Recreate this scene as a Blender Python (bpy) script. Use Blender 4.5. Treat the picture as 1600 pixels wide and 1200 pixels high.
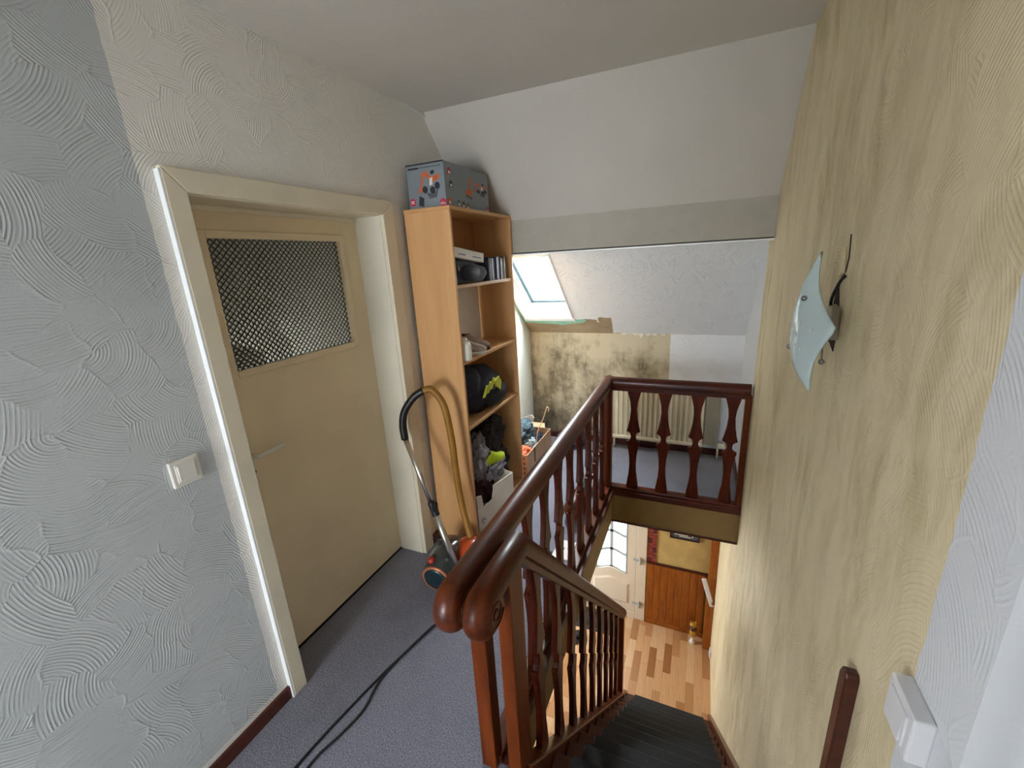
import bpy, bmesh, math, random
from mathutils import Vector, Matrix, noise as mnoise

for o in list(bpy.data.objects): bpy.data.objects.remove(o, do_unlink=True)
S = bpy.context.scene
COL = S.collection
random.seed(7)

# ------------------------------------------------------------------ camera
CAM_H = 1.70
yaw, pitch, roll, fpx = -0.42480697, -0.28056058, -0.05533339, 663.76
fw = Vector((math.sin(yaw)*math.cos(pitch), math.cos(yaw)*math.cos(pitch), math.sin(pitch)))
r0 = Vector((math.cos(yaw), -math.sin(yaw), 0)); u0 = r0.cross(fw)
rt = math.cos(roll)*r0 + math.sin(roll)*u0
up = -math.sin(roll)*r0 + math.cos(roll)*u0
cd = bpy.data.cameras.new('camera'); cam = bpy.data.objects.new('camera', cd); COL.objects.link(cam)
M = Matrix((rt, up, -fw)).transposed().to_4x4(); M.translation = (0, 0, CAM_H)
cam.matrix_world = M
cd.sensor_width = 36; cd.lens = fpx/1600*36; cd.clip_start = 0.02
S.camera = cam

# ------------------------------------------------------------------ world, light, exposure
W = bpy.data.worlds.new('sky'); S.world = W; W.use_nodes = True
W.node_tree.nodes['Background'].inputs[0].default_value = (0.80, 0.90, 1.0, 1)
W.node_tree.nodes['Background'].inputs[1].default_value = 2.0
vs = S.view_settings
vs.view_transform = 'Standard'; vs.look = 'None'; vs.gamma = 1.0; vs.exposure = 0.60; vs.use_curve_mapping = False

def area(name, loc, direction, sx, sy, power, color):
    d = bpy.data.lights.new(name, 'AREA'); d.shape = 'RECTANGLE'; d.size = sx; d.size_y = sy
    d.energy = power; d.color = color
    o = bpy.data.objects.new(name, d); COL.objects.link(o); o.location = loc
    o.rotation_euler = Vector(direction).to_track_quat('-Z', 'Y').to_euler()
    return o
# daylight outside roof window, front door, and unseen back room and hall windows
area('daylight_back_room_window', (-1.05, -3.95, 1.35), (0, 1, 0), 1.5, 1.5, 140, (0.90, 0.95, 1.0))
area('fill_back_room_side', (-2.85, -2.3, 1.35), (1, 0, 0), 1.5, 1.5, 170, (0.94, 0.97, 1.0))  # unseen fill, added to raise the ambient light
area('daylight_roof_window', (-1.22, 3.55, 1.85), (0, -0.652, -0.758), 0.60, 0.95, 115, (0.90, 0.97, 1.0))
area('daylight_front_door', (-0.80, 4.62, -1.35), (0, -1, 0), 0.50, 1.40, 6.5, (0.95, 0.98, 1.0))
area('fill_hall_side', (-2.42, 3.50, -1.50), (1, 0, 0), 1.0, 1.1, 44, (0.94, 0.98, 1.0))  # unseen fill from the left, main light of the hall
S.cycles.diffuse_bounces = 6

XL, XR, H, YB = -1.476, 0.335, 2.51, -0.95
YK, ZK = 3.75, 1.045               # knee wall
ZF = -2.60                         # hall floor
YH = 4.40                          # hall front wall

# ------------------------------------------------------------------ helpers
def lin(c): return tuple(((v/255)/12.92 if v/255 <= 0.04045 else ((v/255+0.055)/1.055)**2.4) for v in c) + (1,)

class NT:
    def __init__(s, name):
        s.m = bpy.data.materials.new(name); s.m.use_nodes = True
        s.t = s.m.node_tree; s.b = s.t.nodes['Principled BSDF']; s.out = s.t.nodes['Material Output']
    def n(s, typ, **kw):
        nd = s.t.nodes.new(typ)
        for k, v in kw.items():
            if hasattr(nd, k) and k not in nd.inputs: setattr(nd, k, v)
            else: nd.inputs[k].default_value = v
        return nd
    def l(s, a, b): s.t.links.new(a, b)
    def math(s, op, a, b=None, c=None):
        nd = s.t.nodes.new('ShaderNodeMath'); nd.operation = op
        for i, v in enumerate((a, b, c)):
            if v is None: continue
            if isinstance(v, (int, float)): nd.inputs[i].default_value = v
            else: s.l(v, nd.inputs[i])
        return nd.outputs[0]
    def vmath(s, op, a, b=None):
        nd = s.t.nodes.new('ShaderNodeVectorMath'); nd.operation = op
        for i, v in enumerate((a, b)):
            if v is None: continue
            if isinstance(v, (tuple, list)): nd.inputs[i].default_value = v
            else: s.l(v, nd.inputs[i])
        return nd.outputs['Value'] if op in ('LENGTH', 'DISTANCE', 'DOT_PRODUCT') else nd.outputs[0]
    def mix(s, f, a, b):
        nd = s.t.nodes.new('ShaderNodeMix'); nd.data_type = 'RGBA'
        if isinstance(f, (int, float)): nd.inputs[0].default_value = f
        else: s.l(f, nd.inputs[0])
        for i, v in ((6, a), (7, b)):
            if isinstance(v, (tuple, list)): nd.inputs[i].default_value = v
            else: s.l(v, nd.inputs[i])
        return nd.outputs[2]
    def noise(s, vec, scale, detail=3, rough=0.5):
        nd = s.t.nodes.new('ShaderNodeTexNoise'); nd.inputs['Scale'].default_value = scale
        nd.inputs['Detail'].default_value = detail; nd.inputs['Roughness'].default_value = rough
        if vec is not None: s.l(vec, nd.inputs['Vector'])
        return nd.outputs['Fac']
    def ramp(s, f, lo, hi, a=0.0, b=1.0):
        nd = s.t.nodes.new('ShaderNodeMapRange'); nd.inputs[1].default_value = lo; nd.inputs[2].default_value = hi
        nd.inputs[3].default_value = a; nd.inputs[4].default_value = b; s.l(f, nd.inputs[0]); return nd.outputs[0]
    def obj(s): return s.t.nodes.new('ShaderNodeTexCoord').outputs['Object']
    def scaled(s, vec, sc):
        return s.vmath('MULTIPLY', vec, sc)
    def bump(s, h, strength=0.3, dist=0.01):
        nd = s.t.nodes.new('ShaderNodeBump'); nd.inputs['Strength'].default_value = strength
        nd.inputs['Distance'].default_value = dist; s.l(h, nd.inputs['Height']); s.l(nd.outputs[0], s.b.inputs['Normal'])
    def col(s, c):
        if isinstance(c, (tuple, list)): s.b.inputs['Base Color'].default_value = c
        else: s.l(c, s.b.inputs['Base Color'])

def plain(name, rgb, rough=0.5, metal=0.0, var=0.10, scale=12, bump=0.0, bscale=200, coat=0.0):
    t = NT(name); v = t.obj(); n = t.noise(v, scale, 4)
    c = lin(rgb); d = tuple(x*(1-var*2) for x in c[:3]) + (1,)
    t.col(t.mix(t.ramp(n, 0.35, 0.7), d, c))
    t.b.inputs['Roughness'].default_value = rough; t.b.inputs['Metallic'].default_value = metal
    t.b.inputs['Coat Weight'].default_value = coat
    if bump: t.bump(t.noise(v, bscale, 3), bump, 0.004)
    return t.m

def wood(name, a, b, stretch=(25, 25, 1.6), rough=0.3, coat=0.3, bump=0.05, dark=None, spec=0.3):
    t = NT(name); v = t.obj(); oi = t.t.nodes.new('ShaderNodeObjectInfo')
    off = t.vmath('SCALE', (7.1, 3.3, 5.7)); 
    cmb = t.t.nodes.new('ShaderNodeCombineXYZ'); 
    for i in range(3): t.l(t.math('MULTIPLY', oi.outputs['Random'], 9.0+i), cmb.inputs[i])
    v2 = t.vmath('ADD', t.scaled(v, stretch), cmb.outputs[0])
    g = t.noise(v2, 1.0, 5, 0.65); f = t.noise(v2, 4.0, 3, 0.6)
    c = t.mix(t.ramp(g, 0.32, 0.68), lin(a), lin(b))
    if dark: c = t.mix(t.ramp(f, 0.58, 0.72, 0, 0.6), c, lin(dark))
    t.col(c); t.b.inputs['Roughness'].default_value = rough; t.b.inputs['Coat Weight'].default_value = coat
    t.b.inputs['Coat Roughness'].default_value = 0.15; t.b.inputs['Specular IOR Level'].default_value = spec
    if bump: t.bump(f, bump, 0.003)
    return t.m

def strokes(t, v, plane, cell=5.5, pitch=0.016, amp=1.0, stretch=(1, 1)):
    """combed plaster: patches of curved parallel ridges, each patch turned its own way"""
    sp = t.t.nodes.new('ShaderNodeSeparateXYZ'); t.l(v, sp.inputs[0])
    a, b = {'yz': (1, 2), 'xy': (0, 1), 'xz': (0, 2)}[plane]
    cb = t.t.nodes.new('ShaderNodeCombineXYZ')
    t.l(t.math('MULTIPLY', sp.outputs[a], stretch[0]), cb.inputs[0]); t.l(t.math('MULTIPLY', sp.outputs[b], stretch[1]), cb.inputs[1])
    p0 = cb.outputs[0]
    nz = t.t.nodes.new('ShaderNodeTexNoise'); nz.inputs['Scale'].default_value = 6; nz.inputs['Detail'].default_value = 2; t.l(p0, nz.inputs['Vector'])
    p = t.vmath('ADD', p0, t.vmath('MULTIPLY', t.vmath('SUBTRACT', nz.outputs['Color'], (0.5, 0.5, 0.5)), (0.13, 0.13, 0)))
    vo = t.t.nodes.new('ShaderNodeTexVoronoi'); vo.voronoi_dimensions = '2D'; vo.inputs['Scale'].default_value = cell; t.l(p, vo.inputs['Vector'])
    loc = t.vmath('SUBTRACT', p0, vo.outputs['Position'])
    sc = t.t.nodes.new('ShaderNodeSeparateColor'); t.l(vo.outputs['Color'], sc.inputs[0])
    ro = t.t.nodes.new('ShaderNodeVectorRotate'); ro.rotation_type = 'Z_AXIS'; t.l(loc, ro.inputs['Vector'])
    t.l(t.math('MULTIPLY', sc.outputs[0], 6.283), ro.inputs['Angle'])
    cen = t.t.nodes.new('ShaderNodeCombineXYZ'); t.l(t.math('MULTIPLY_ADD', sc.outputs[1], 0.34, 0.10), cen.inputs[0])
    r = t.vmath('LENGTH', t.vmath('ADD', ro.outputs[0], cen.outputs[0]))
    wob = t.math('MULTIPLY', t.noise(p0, 9, 2), 5.0)
    s = t.math('SINE', t.math('ADD', t.math('MULTIPLY', r, 6.283/pitch), wob))
    ridge = t.math('POWER', t.math('MULTIPLY_ADD', s, 0.5, 0.5), 1.6)
    ln = t.t.nodes.new('ShaderNodeCombineXYZ'); t.l(t.math('MULTIPLY', r, 0.9/pitch), ln.inputs[0]); t.l(t.math('MULTIPLY', sc.outputs[2], 60.0), ln.inputs[1])
    ridge = t.math('MULTIPLY', ridge, t.ramp(t.noise(ln.outputs[0], 1.0, 1), 0.34, 0.62, 0.12, 1.25))
    mask = t.ramp(t.noise(p0, 7, 3), 0.36, 0.60)
    mask2 = t.ramp(t.noise(p0, 26, 2), 0.22, 0.55)
    h = t.math('MULTIPLY', t.math('MULTIPLY', ridge, mask), mask2)
    ve = t.t.nodes.new('ShaderNodeTexVoronoi'); ve.voronoi_dimensions = '2D'; ve.feature = 'DISTANCE_TO_EDGE'; ve.inputs['Scale'].default_value = cell; t.l(p, ve.inputs['Vector'])
    edge = t.ramp(ve.outputs['Distance'], 0.0, 0.05, 0.7, 0.0)
    edge = t.math('MULTIPLY', edge, t.ramp(t.noise(p0, 14, 2), 0.45, 0.6))
    fine = t.math('MULTIPLY', t.noise(p0, 160, 3), 0.25)
    return t.math('MULTIPLY', t.math('ADD', t.math('ADD', h, edge), fine), amp), sp

def setrough(t, r): t.b.inputs['Roughness'].default_value = r

# left wall: grey-blue paint up to a hand-cut line beside the door casing, cream beyond and as a margin over the skirting
def m_wall_left():
    t = NT('plaster_grey_and_cream'); v = t.obj()
    h, sp = strokes(t, v, 'yz', 8.2, 0.0082)
    nn = t.math('MULTIPLY', t.noise(v, 25, 2), 0.010)
    y = t.math('ADD', sp.outputs[1], nn); z = t.math('ADD', sp.outputs[2], nn)
    grey = t.math('MULTIPLY', t.math('LESS_THAN', y, 0.795), t.math('GREATER_THAN', z, 0.085))
    tint = t.ramp(t.noise(v, 2.2, 3), 0.3, 0.7)
    c = t.mix(grey, t.mix(tint, lin((224, 220, 212)), lin((230, 227, 221))), t.mix(tint, lin((180, 185, 186)), lin((194, 198, 199))))
    t.col(c); setrough(t, 0.7); t.bump(h, 0.50, 0.0030); return t.m
def m_wall_right():
    t = NT('plaster_beige_and_white'); v = t.obj()
    h, sp = strokes(t, v, 'yz', 9.5, 0.0085, 1.0, (1.1, 0.9))
    nn = t.math('MULTIPLY', t.noise(v, 18, 2), 0.016)
    y = t.math('ADD', sp.outputs[1], nn); z = sp.outputs[2]
    w1 = t.math('LESS_THAN', y, 0.70)
    w2 = t.math('MULTIPLY', t.math('GREATER_THAN', y, 2.955), t.math('GREATER_THAN', z, -0.10))
    wh = t.math('MAXIMUM', w1, w2)
    wv = t.t.nodes.new('ShaderNodeTexNoise'); wv.inputs['Scale'].default_value = 4.0; t.l(v, wv.inputs['Vector'])
    vw = t.vmath('ADD', v, t.vmath('MULTIPLY', t.vmath('SUBTRACT', wv.outputs['Color'], (0.5, 0.5, 0.5)), (0.0, 0.14, 0.14)))
    st = t.noise(t.scaled(vw, (1, 11, 3.4)), 1.0, 5, 0.7)
    big = t.noise(t.scaled(v, (1, 3.2, 1.1)), 1.0, 3)
    st2 = t.math('MULTIPLY', t.ramp(st, 0.42, 0.66), t.ramp(big, 0.36, 0.62, 0.25, 1.0))
    b = t.mix(st2, lin((224, 208, 172)), lin((190, 172, 130)))
    c = t.mix(wh, b, lin((214, 216, 220)))
    t.col(c); setrough(t, 0.7); t.bump(h, 0.40, 0.0032); return t.m
def m_plaster(name, rgb, plane, strength=0.35, cell=6.0, pitch=0.014, var=0.06):
    t = NT(name); v = t.obj(); h, sp = strokes(t, v, plane, cell, pitch)
    c = lin(rgb); d = tuple(x*(1-var) for x in c[:3])+(1,)
    t.col(t.mix(t.ramp(t.noise(v, 1.7, 3), 0.3, 0.7), d, c)); setrough(t, 0.75); t.bump(h, strength, 0.003); return t.m
def m_damp(name, clean, dirt, dark, lo=0.40, hi=0.66, low=0.0):
    t = NT(name); v = t.obj()
    a = t.noise(v, 3.2, 6, 0.65); b = t.noise(t.scaled(v, (9, 9, 2.0)), 1.0, 5, 0.65); g = t.noise(v, 22, 4, 0.7)
    mixn = t.math('ADD', t.math('MULTIPLY', a, 0.55), t.math('ADD', t.math('MULTIPLY', b, 0.33), t.math('MULTIPLY', g, 0.15)))
    if low:
        sx_ = t.t.nodes.new('ShaderNodeSeparateXYZ'); t.l(v, sx_.inputs[0])
        mixn = t.math('ADD', mixn, t.math('ADD', t.math('MULTIPLY_ADD', sx_.outputs[2], -low, low*0.42), t.math('MULTIPLY_ADD', sx_.outputs[0], -low*0.45, -low*0.40)))
    c = t.mix(t.ramp(mixn, lo, hi-0.06), lin(clean), lin(dirt)); c = t.mix(t.ramp(mixn, hi-0.10, hi+0.06), c, lin(dark))
    t.col(c); setrough(t, 0.85); t.bump(g, 0.25, 0.004); return t.m
def m_carpet():
    t = NT('carpet_blue_grey'); v = t.obj()
    a = t.noise(v, 190, 3, 0.65); b = t.noise(v, 5, 5, 0.6); c3 = t.noise(v, 60, 3)
    c = t.mix(t.ramp(a, 0.30, 0.70), lin((66, 66, 80)), lin((150, 151, 166)))
    c = t.mix(t.ramp(b, 0.50, 0.75, 0, 0.35), c, lin((74, 73, 84)))
    t.col(c); setrough(t, 0.95); t.b.inputs['Sheen Weight'].default_value = 0.25
    t.bump(t.math('ADD', a, t.math('MULTIPLY', c3, 0.6)), 0.8, 0.006); return t.m
def m_glass():
    t = NT('clear_window_glass'); g = t.n('ShaderNodeBsdfGlossy', Roughness=0.02); tr = t.n('ShaderNodeBsdfTransparent')
    mx = t.t.nodes.new('ShaderNodeMixShader'); mx.inputs[0].default_value = 0.05
    t.l(tr.outputs[0], mx.inputs[1]); t.l(g.outputs[0], mx.inputs[2]); t.l(mx.outputs[0], t.out.inputs[0]); return t.m
def m_frost():
    t = NT('frosted_white_glass'); tl = t.n('ShaderNodeBsdfTranslucent', Color=(0.95, 0.97, 1, 1)); tr = t.n('ShaderNodeBsdfTransparent')
    mx = t.t.nodes.new('ShaderNodeMixShader'); mx.inputs[0].default_value = 0.95
    t.l(tr.outputs[0], mx.inputs[1]); t.l(tl.outputs[0], mx.inputs[2]); t.l(mx.outputs[0], t.out.inputs[0]); return t.m
def m_cathedral():
    t = NT('diamond_pressed_glass'); t.col(lin((215, 215, 205))); t.b.inputs['Transmission Weight'].default_value = 1.0
    t.b.inputs['IOR'].default_value = 1.45; t.b.inputs['Roughness'].default_value = 0.03; return t.m
def m_lampglass():
    t = NT('pale_blue_satin_glass'); t.col(lin((196, 214, 216))); setrough(t, 0.22)
    t.b.inputs['Subsurface Weight'].default_value = 0.35; t.b.inputs['Subsurface Radius'].default_value = (0.02, 0.02, 0.02)
    t.b.inputs['Coat Weight'].default_value = 0.4; return t.m
def m_emit(name, c, s):
    t = NT(name); t.col(c); t.b.inputs['Emission Color'].default_value = c; t.b.inputs['Emission Strength'].default_value = s; return t.m

MAT = dict(
 wall_left=m_wall_left(), wall_right=m_wall_right(),
 ceil=m_plaster('ceiling_off_white', (210, 205, 198), 'xy', 0.10),
 slope=m_plaster('slope_off_white', (202, 197, 189), 'xz', 0.12),
 beam=plain('beam_grey_beige', (176, 170, 158), 0.8, var=0.04),
 paper=m_plaster('embossed_white_wallpaper', (226, 228, 231), 'xz', 0.7, 14, 0.012, 0.03),
 paperback=plain('torn_paper_edge', (225, 222, 212), 0.85, var=0.04),
 damp=m_damp('damp_stained_plaster', (196, 186, 160), (142, 132, 110), (70, 66, 58), 0.42, 0.61, 0.13),
 dampslope=m_damp('damp_brown_plaster', (170, 152, 124), (146, 128, 102), (110, 92, 72)),
 alcove=m_damp('alcove_chalky_plaster', (226, 230, 224), (214, 218, 206), (150, 152, 134), 0.42, 0.72),
 green=plain('mint_green_paint', (150, 206, 184), 0.7, var=0.10, scale=30),
 white=plain('white_plaster', (212, 212, 210), 0.8, var=0.04),
 hallwall=plain('hall_yellow_plaster', (208, 178, 112), 0.75, var=0.10, scale=8, bump=0.2, bscale=60),
 hallceil=plain('hall_ceiling', (200, 190, 170), 0.8, var=0.04),
 fascia=plain('stairwell_fascia_tan', (140, 112, 66), 0.6, var=0.08),
 carpet=m_carpet(), glass=m_glass(), frost=m_frost(), cathedral=m_cathedral(), lampglass=m_lampglass(),
 cream=plain('cream_door_paint', (230, 211, 174), 0.42, var=0.05, scale=3, bump=0.05, bscale=90),
 jamb=plain('cream_white_door_paint', (226, 220, 202), 0.40, var=0.05, scale=4, bump=0.05, bscale=90),
 casing=plain('cream_casing_paint', (226, 216, 192), 0.40, var=0.05, scale=5, bump=0.05, bscale=90),
 skirt=wood('dark_skirting_wood', (64, 30, 22), (84, 40, 28), (3, 3, 30), 0.4, 0.2),
 rail=wood('polished_red_brown_wood', (100, 44, 13), (56, 20, 6), (26, 3.0, 26), 0.36, 0.16, 0.03),
 railstair=wood('stair_rail_wood', (92, 40, 11), (50, 18, 5), (26, 3.0, 26), 0.40, 0.04, 0.03, None, 0.16),
 railx=wood('polished_red_brown_wood_cross', (88, 32, 12), (50, 15, 7), (3, 26, 26), 0.36, 0.12, 0.03),
 post=wood('polished_post_wood', (116, 54, 14), (68, 26, 8), (24, 24, 2.2), 0.42, 0.0, 0.03, None, 0.15),
 balu=wood('polished_baluster_wood', (92, 34, 11), (50, 15, 6), (24, 24, 3), 0.42, 0.0, 0.03, None, 0.18),
 beech=wood('beech_chipboard', (214, 168, 116), (198, 148, 98), (9, 9, 0.9), 0.42, 0.1, 0.02),
 beechx=wood('beech_chipboard_shelf', (212, 166, 114), (196, 148, 98), (9, 0.9, 9), 0.42, 0.1, 0.02),
 beechback=wood('beech_back_panel', (184, 130, 84), (168, 114, 70), (9, 9, 0.9), 0.5, 0.05, 0.02),
 pine=wood('knotty_pine', (166, 96, 32), (132, 68, 20), (22, 22, 3.0), 0.42, 0.15, 0.03, (84, 36, 12)),
 chrome=plain('chrome', (226, 226, 222), 0.28, 1.0, 0.02),
 steel=plain('brushed_steel', (150, 150, 150), 0.3, 1.0, 0.04),
 brass=plain('aged_brass', (150, 110, 60), 0.35, 1.0, 0.08),
 black=plain('black_plastic', (20, 20, 22), 0.4, var=0.05),
 cord=plain('black_rubber_cord', (22, 22, 26), 0.5, var=0.05),
 ochre=plain('ochre_hose_plastic', (150, 104, 30), 0.45, var=0.08),
 vacbody=plain('dark_grey_green_plastic', (52, 60, 60), 0.22, var=0.05, coat=0.4),
 vacteal=plain('dark_teal_plastic', (24, 44, 50), 0.3, var=0.05),
 copper=plain('copper_ring_plastic', (190, 118, 84), 0.3, 0.3, 0.05),
 orange=plain('orange_red_plastic', (186, 72, 30), 0.22, var=0.05, coat=0.4),
 redbtn=plain('red_button_plastic', (170, 52, 34), 0.35, var=0.05),
 switch=plain('white_switch_plastic', (226, 222, 214), 0.35, var=0.02),
 switchr=plain('white_switch_plastic_cool', (222, 222, 226), 0.35, var=0.02),
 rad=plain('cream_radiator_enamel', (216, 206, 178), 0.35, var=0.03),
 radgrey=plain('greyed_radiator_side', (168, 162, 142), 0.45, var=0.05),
 pvc=plain('white_pvc_door', (228, 214, 194), 0.35, var=0.02),
 bar=plain('silver_glazing_bar', (176, 184, 184), 0.35, var=0.02),
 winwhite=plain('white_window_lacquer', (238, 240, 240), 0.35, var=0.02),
 gasket=plain('blue_grey_gasket', (84, 118, 128), 0.4, 0.2, 0.05),
 brick=plain('red_brick', (150, 52, 36), 0.8, var=0.2, scale=20, bump=0.3, bscale=120),
 brickd=plain('dark_red_brick', (104, 28, 22), 0.8, var=0.2, scale=20, bump=0.3, bscale=120),
 mortar=plain('pale_pink_mortar', (206, 150, 120), 0.9, var=0.08),
 tread=plain('stair_tread_wood', (92, 44, 22), 0.35, var=0.2, scale=9, coat=0.3),
 mat=plain('dark_slate_stair_mat', (33, 38, 46), 0.6, var=0.15, scale=60, bump=0.4, bscale=300),
 navy=plain('navy_fabric', (22, 24, 44), 0.8, var=0.12, bump=0.2),
 blackfab=plain('black_fabric', (20, 21, 26), 0.75, var=0.1, bump=0.2),
 greyfab=plain('grey_lilac_fabric', (140, 134, 140), 0.9, var=0.25, scale=14, bump=0.2),
 darkfab=plain('dark_charcoal_fabric', (44, 40, 44), 0.9, var=0.2, bump=0.2),
 maroon=plain('maroon_fabric', (70, 26, 28), 0.9, var=0.2, bump=0.2),
 denim=plain('slate_blue_fabric', (84, 108, 120), 0.9, var=0.3, scale=16, bump=0.2),
 coral=plain('coral_orange_fabric', (226, 122, 84), 0.9, var=0.15, bump=0.2),
 lightfab=plain('pale_blue_grey_fabric', (160, 178, 186), 0.9, var=0.2, bump=0.2),
 purple=plain('dark_purple_fabric', (44, 26, 48), 0.8, var=0.2, bump=0.2),
 yellow=plain('lime_yellow_print', (206, 210, 60), 0.6, var=0.06),
 neon=plain('neon_yellow_mesh', (206, 232, 40), 0.6, var=0.1, scale=40),
 card=plain('white_coated_card', (218, 208, 192), 0.6, var=0.05),
 kraft=plain('pale_brown_cardboard', (204, 170, 136), 0.75, var=0.08),
 kraftprint=plain('rust_orange_print', (190, 96, 48), 0.7, var=0.1),
 paperwhite=plain('white_paper', (232, 228, 224), 0.7, var=0.03),
 boxgrey=plain('toy_box_grey_card', (126, 134, 140), 0.45, var=0.06, scale=6),
 boxdark=plain('toy_box_dark_edge', (42, 40, 46), 0.5, var=0.05),
 pr_orange=plain('print_orange', (206, 100, 44), 0.5, var=0.12, scale=60),
 pr_black=plain('print_black', (40, 40, 46), 0.5, var=0.1),
 pr_white=plain('print_white', (226, 220, 216), 0.5, var=0.05),
 pr_red=plain('print_red', (190, 34, 66), 0.5, var=0.05),
 pr_grey=plain('print_grey', (92, 96, 102), 0.5, var=0.2, scale=60),
 plasticwhite=plain('milky_white_plastic', (226, 224, 212), 0.4, var=0.03),
 shoebeige=plain('beige_grey_suede', (178, 160, 146), 0.85, var=0.12, scale=30),
 shoesole=plain('white_rubber_sole', (214, 208, 200), 0.7, var=0.05),
 shoedark=plain('dark_rubber_sole', (54, 46, 42), 0.8, var=0.1),
 leather=plain('brown_leather', (92, 44, 24), 0.45, var=0.2, bump=0.2),
 amber=plain('amber_yellow_glaze', (196, 150, 50), 0.3, var=0.2, scale=30),
 brownglaze=plain('brown_glaze', (70, 34, 22), 0.35, var=0.1),
 frame=wood('dark_picture_frame', (44, 28, 30), (60, 40, 40), (30, 30, 30), 0.4, 0.2),
 doormat=plain('charcoal_doormat', (66, 60, 60), 0.95, var=0.35, scale=30, bump=0.5),
 groove=plain('dull_pressed_glass_groove', (58, 57, 50), 0.25, var=0.1),
 hole=plain('dark_wall_cavity', (60, 52, 46), 0.95, var=0.3, scale=60, bump=0.5),
 tan=plain('tan_room_wall', (206, 204, 198), 0.8, var=0.04),
 glowpane=m_emit('added_glow_pane', (0.95, 0.97, 1.0, 1), 4.5),
)

# ---- mesh builder
def nb(): return bmesh.new()
def bbox(bm, x0, x1, y0, y1, z0, z1, mtx=None):
    r = bmesh.ops.create_cube(bm, size=1.0)
    for v in r['verts']:
        v.co = Vector((x0+(v.co.x+.5)*(x1-x0), y0+(v.co.y+.5)*(y1-y0), z0+(v.co.z+.5)*(z1-z0)))
        if mtx: v.co = mtx @ v.co
    return r['verts']
def prism(bm, pts, axis, a, b, mtx=None):
    """pts: 2-D outline; axis = extrusion axis. x:(y,z)  y:(x,z)  z:(x,y)"""
    def P(p, t):
        q = {'x': (t, p[0], p[1]), 'y': (p[0], t, p[1]), 'z': (p[0], p[1], t)}[axis]
        q = Vector(q); return mtx @ q if mtx else q
    A = [bm.verts.new(P(p, a)) for p in pts]; B = [bm.verts.new(P(p, b)) for p in pts]
    n = len(pts); bm.faces.new(A); bm.faces.new(B[::-1])
    for i in range(n): bm.faces.new((A[i], B[i], B[(i+1) % n], A[(i+1) % n]))
def catmull(pts, k=6):
    P = [Vector(p) for p in pts]; P = [P[0]*2-P[1]] + P + [P[-1]*2-P[-2]]; out = []
    for i in range(1, len(P)-2):
        for j in range(k):
            t = j/k; a, b, c, d = P[i-1:i+3]
            out.append(0.5*((2*b)+(-a+c)*t+(2*a-5*b+4*c-d)*t*t+(-a+3*b-3*c+d)*t**3))
    out.append(P[-2]); return out
def tube(bm, pts, r, seg=10, cap=True):
    pts = [Vector(p) for p in pts]; rings = []; nrm = None
    for i, p in enumerate(pts):
        d = (pts[min(i+1, len(pts)-1)]-pts[max(i-1, 0)]).normalized()
        if nrm is None:
            nrm = d.orthogonal().normalized()
        nrm = (nrm - d*nrm.dot(d)).normalized(); bn = d.cross(nrm)
        rr = r[i] if isinstance(r, (list, tuple)) else r
        rings.append([bm.verts.new(p+(nrm*math.cos(2*math.pi*k/seg)+bn*math.sin(2*math.pi*k/seg))*rr) for k in range(seg)])
    for a, b in zip(rings, rings[1:]):
        for k in range(seg): bm.faces.new((a[k], a[(k+1) % seg], b[(k+1) % seg], b[k]))
    if cap: bm.faces.new(rings[0][::-1]); bm.faces.new(rings[-1])
def lathe(bm, prof, origin, axis=(0, 0, 1), seg=24, squash=1.0):
    """prof: list of (radius, height) along axis"""
    ax = Vector(axis).normalized(); u = ax.orthogonal().normalized(); w = ax.cross(u); o = Vector(origin); rings = []
    for r, h in prof:
        rings.append([bm.verts.new(o+ax*h+(u*math.cos(2*math.pi*k/seg)+w*math.sin(2*math.pi*k/seg)*squash)*max(r, 1e-4)) for k in range(seg)])
    for a, b in zip(rings, rings[1:]):
        for k in range(seg): bm.faces.new((a[k], a[(k+1) % seg], b[(k+1) % seg], b[k]))
    bm.faces.new(rings[0][::-1]); bm.faces.new(rings[-1])
def sphere(bm, c, r, sc=(1, 1, 1), sub=2):
    q = bmesh.ops.create_icosphere(bm, subdivisions=sub, radius=r)
    for v in q['verts']: v.co = Vector((v.co.x*sc[0], v.co.y*sc[1], v.co.z*sc[2]))+Vector(c)
    return q['verts']

def wpos(o):
    p = Vector((0, 0, 0))
    while o: p += o.location; o = o.parent
    return p
def link(name, bm, mat, parent=None, loc=None, bevel=0.0, smooth=False, seg=2):
    """bm holds world coordinates; loc = world origin of the object (default: the parent's)"""
    bmesh.ops.recalc_face_normals(bm, faces=bm.faces)
    base = wpos(parent) if parent else Vector((0, 0, 0))
    org = Vector(loc) if loc is not None else base
    for v in bm.verts: v.co -= org
    me = bpy.data.meshes.new(name); bm.to_mesh(me); bm.free()
    if smooth:
        for p in me.polygons: p.use_smooth = True
        if smooth == 'auto': me.set_sharp_from_angle(angle=math.radians(48))
    me.materials.append(MAT[mat] if isinstance(mat, str) else mat)
    o = bpy.data.objects.new(name, me); COL.objects.link(o)
    if parent: o.parent = parent
    o.location = org-base
    if bevel:
        m = o.modifiers.new('bevel', 'BEVEL'); m.width = bevel; m.segments = seg; m.limit_method = 'ANGLE'; m.angle_limit = math.radians(40)
    return o
def clone(o, parent, world, rotz=0.0):
    c = o.copy(); COL.objects.link(c); c.parent = parent; c.location = Vector(world)-(wpos(parent) if parent else Vector()); c.rotation_euler = (0, 0, rotz); return c
def tag(o, label, cat, group=None):
    o['label'] = label; o['category'] = cat
    if group: o['group'] = group
    return o
def thing(name, loc, label, cat, group=None):
    o = bpy.data.objects.new(name, None); o.empty_display_size = 0.05; COL.objects.link(o); o.location = loc
    return tag(o, label, cat, group)
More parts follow.
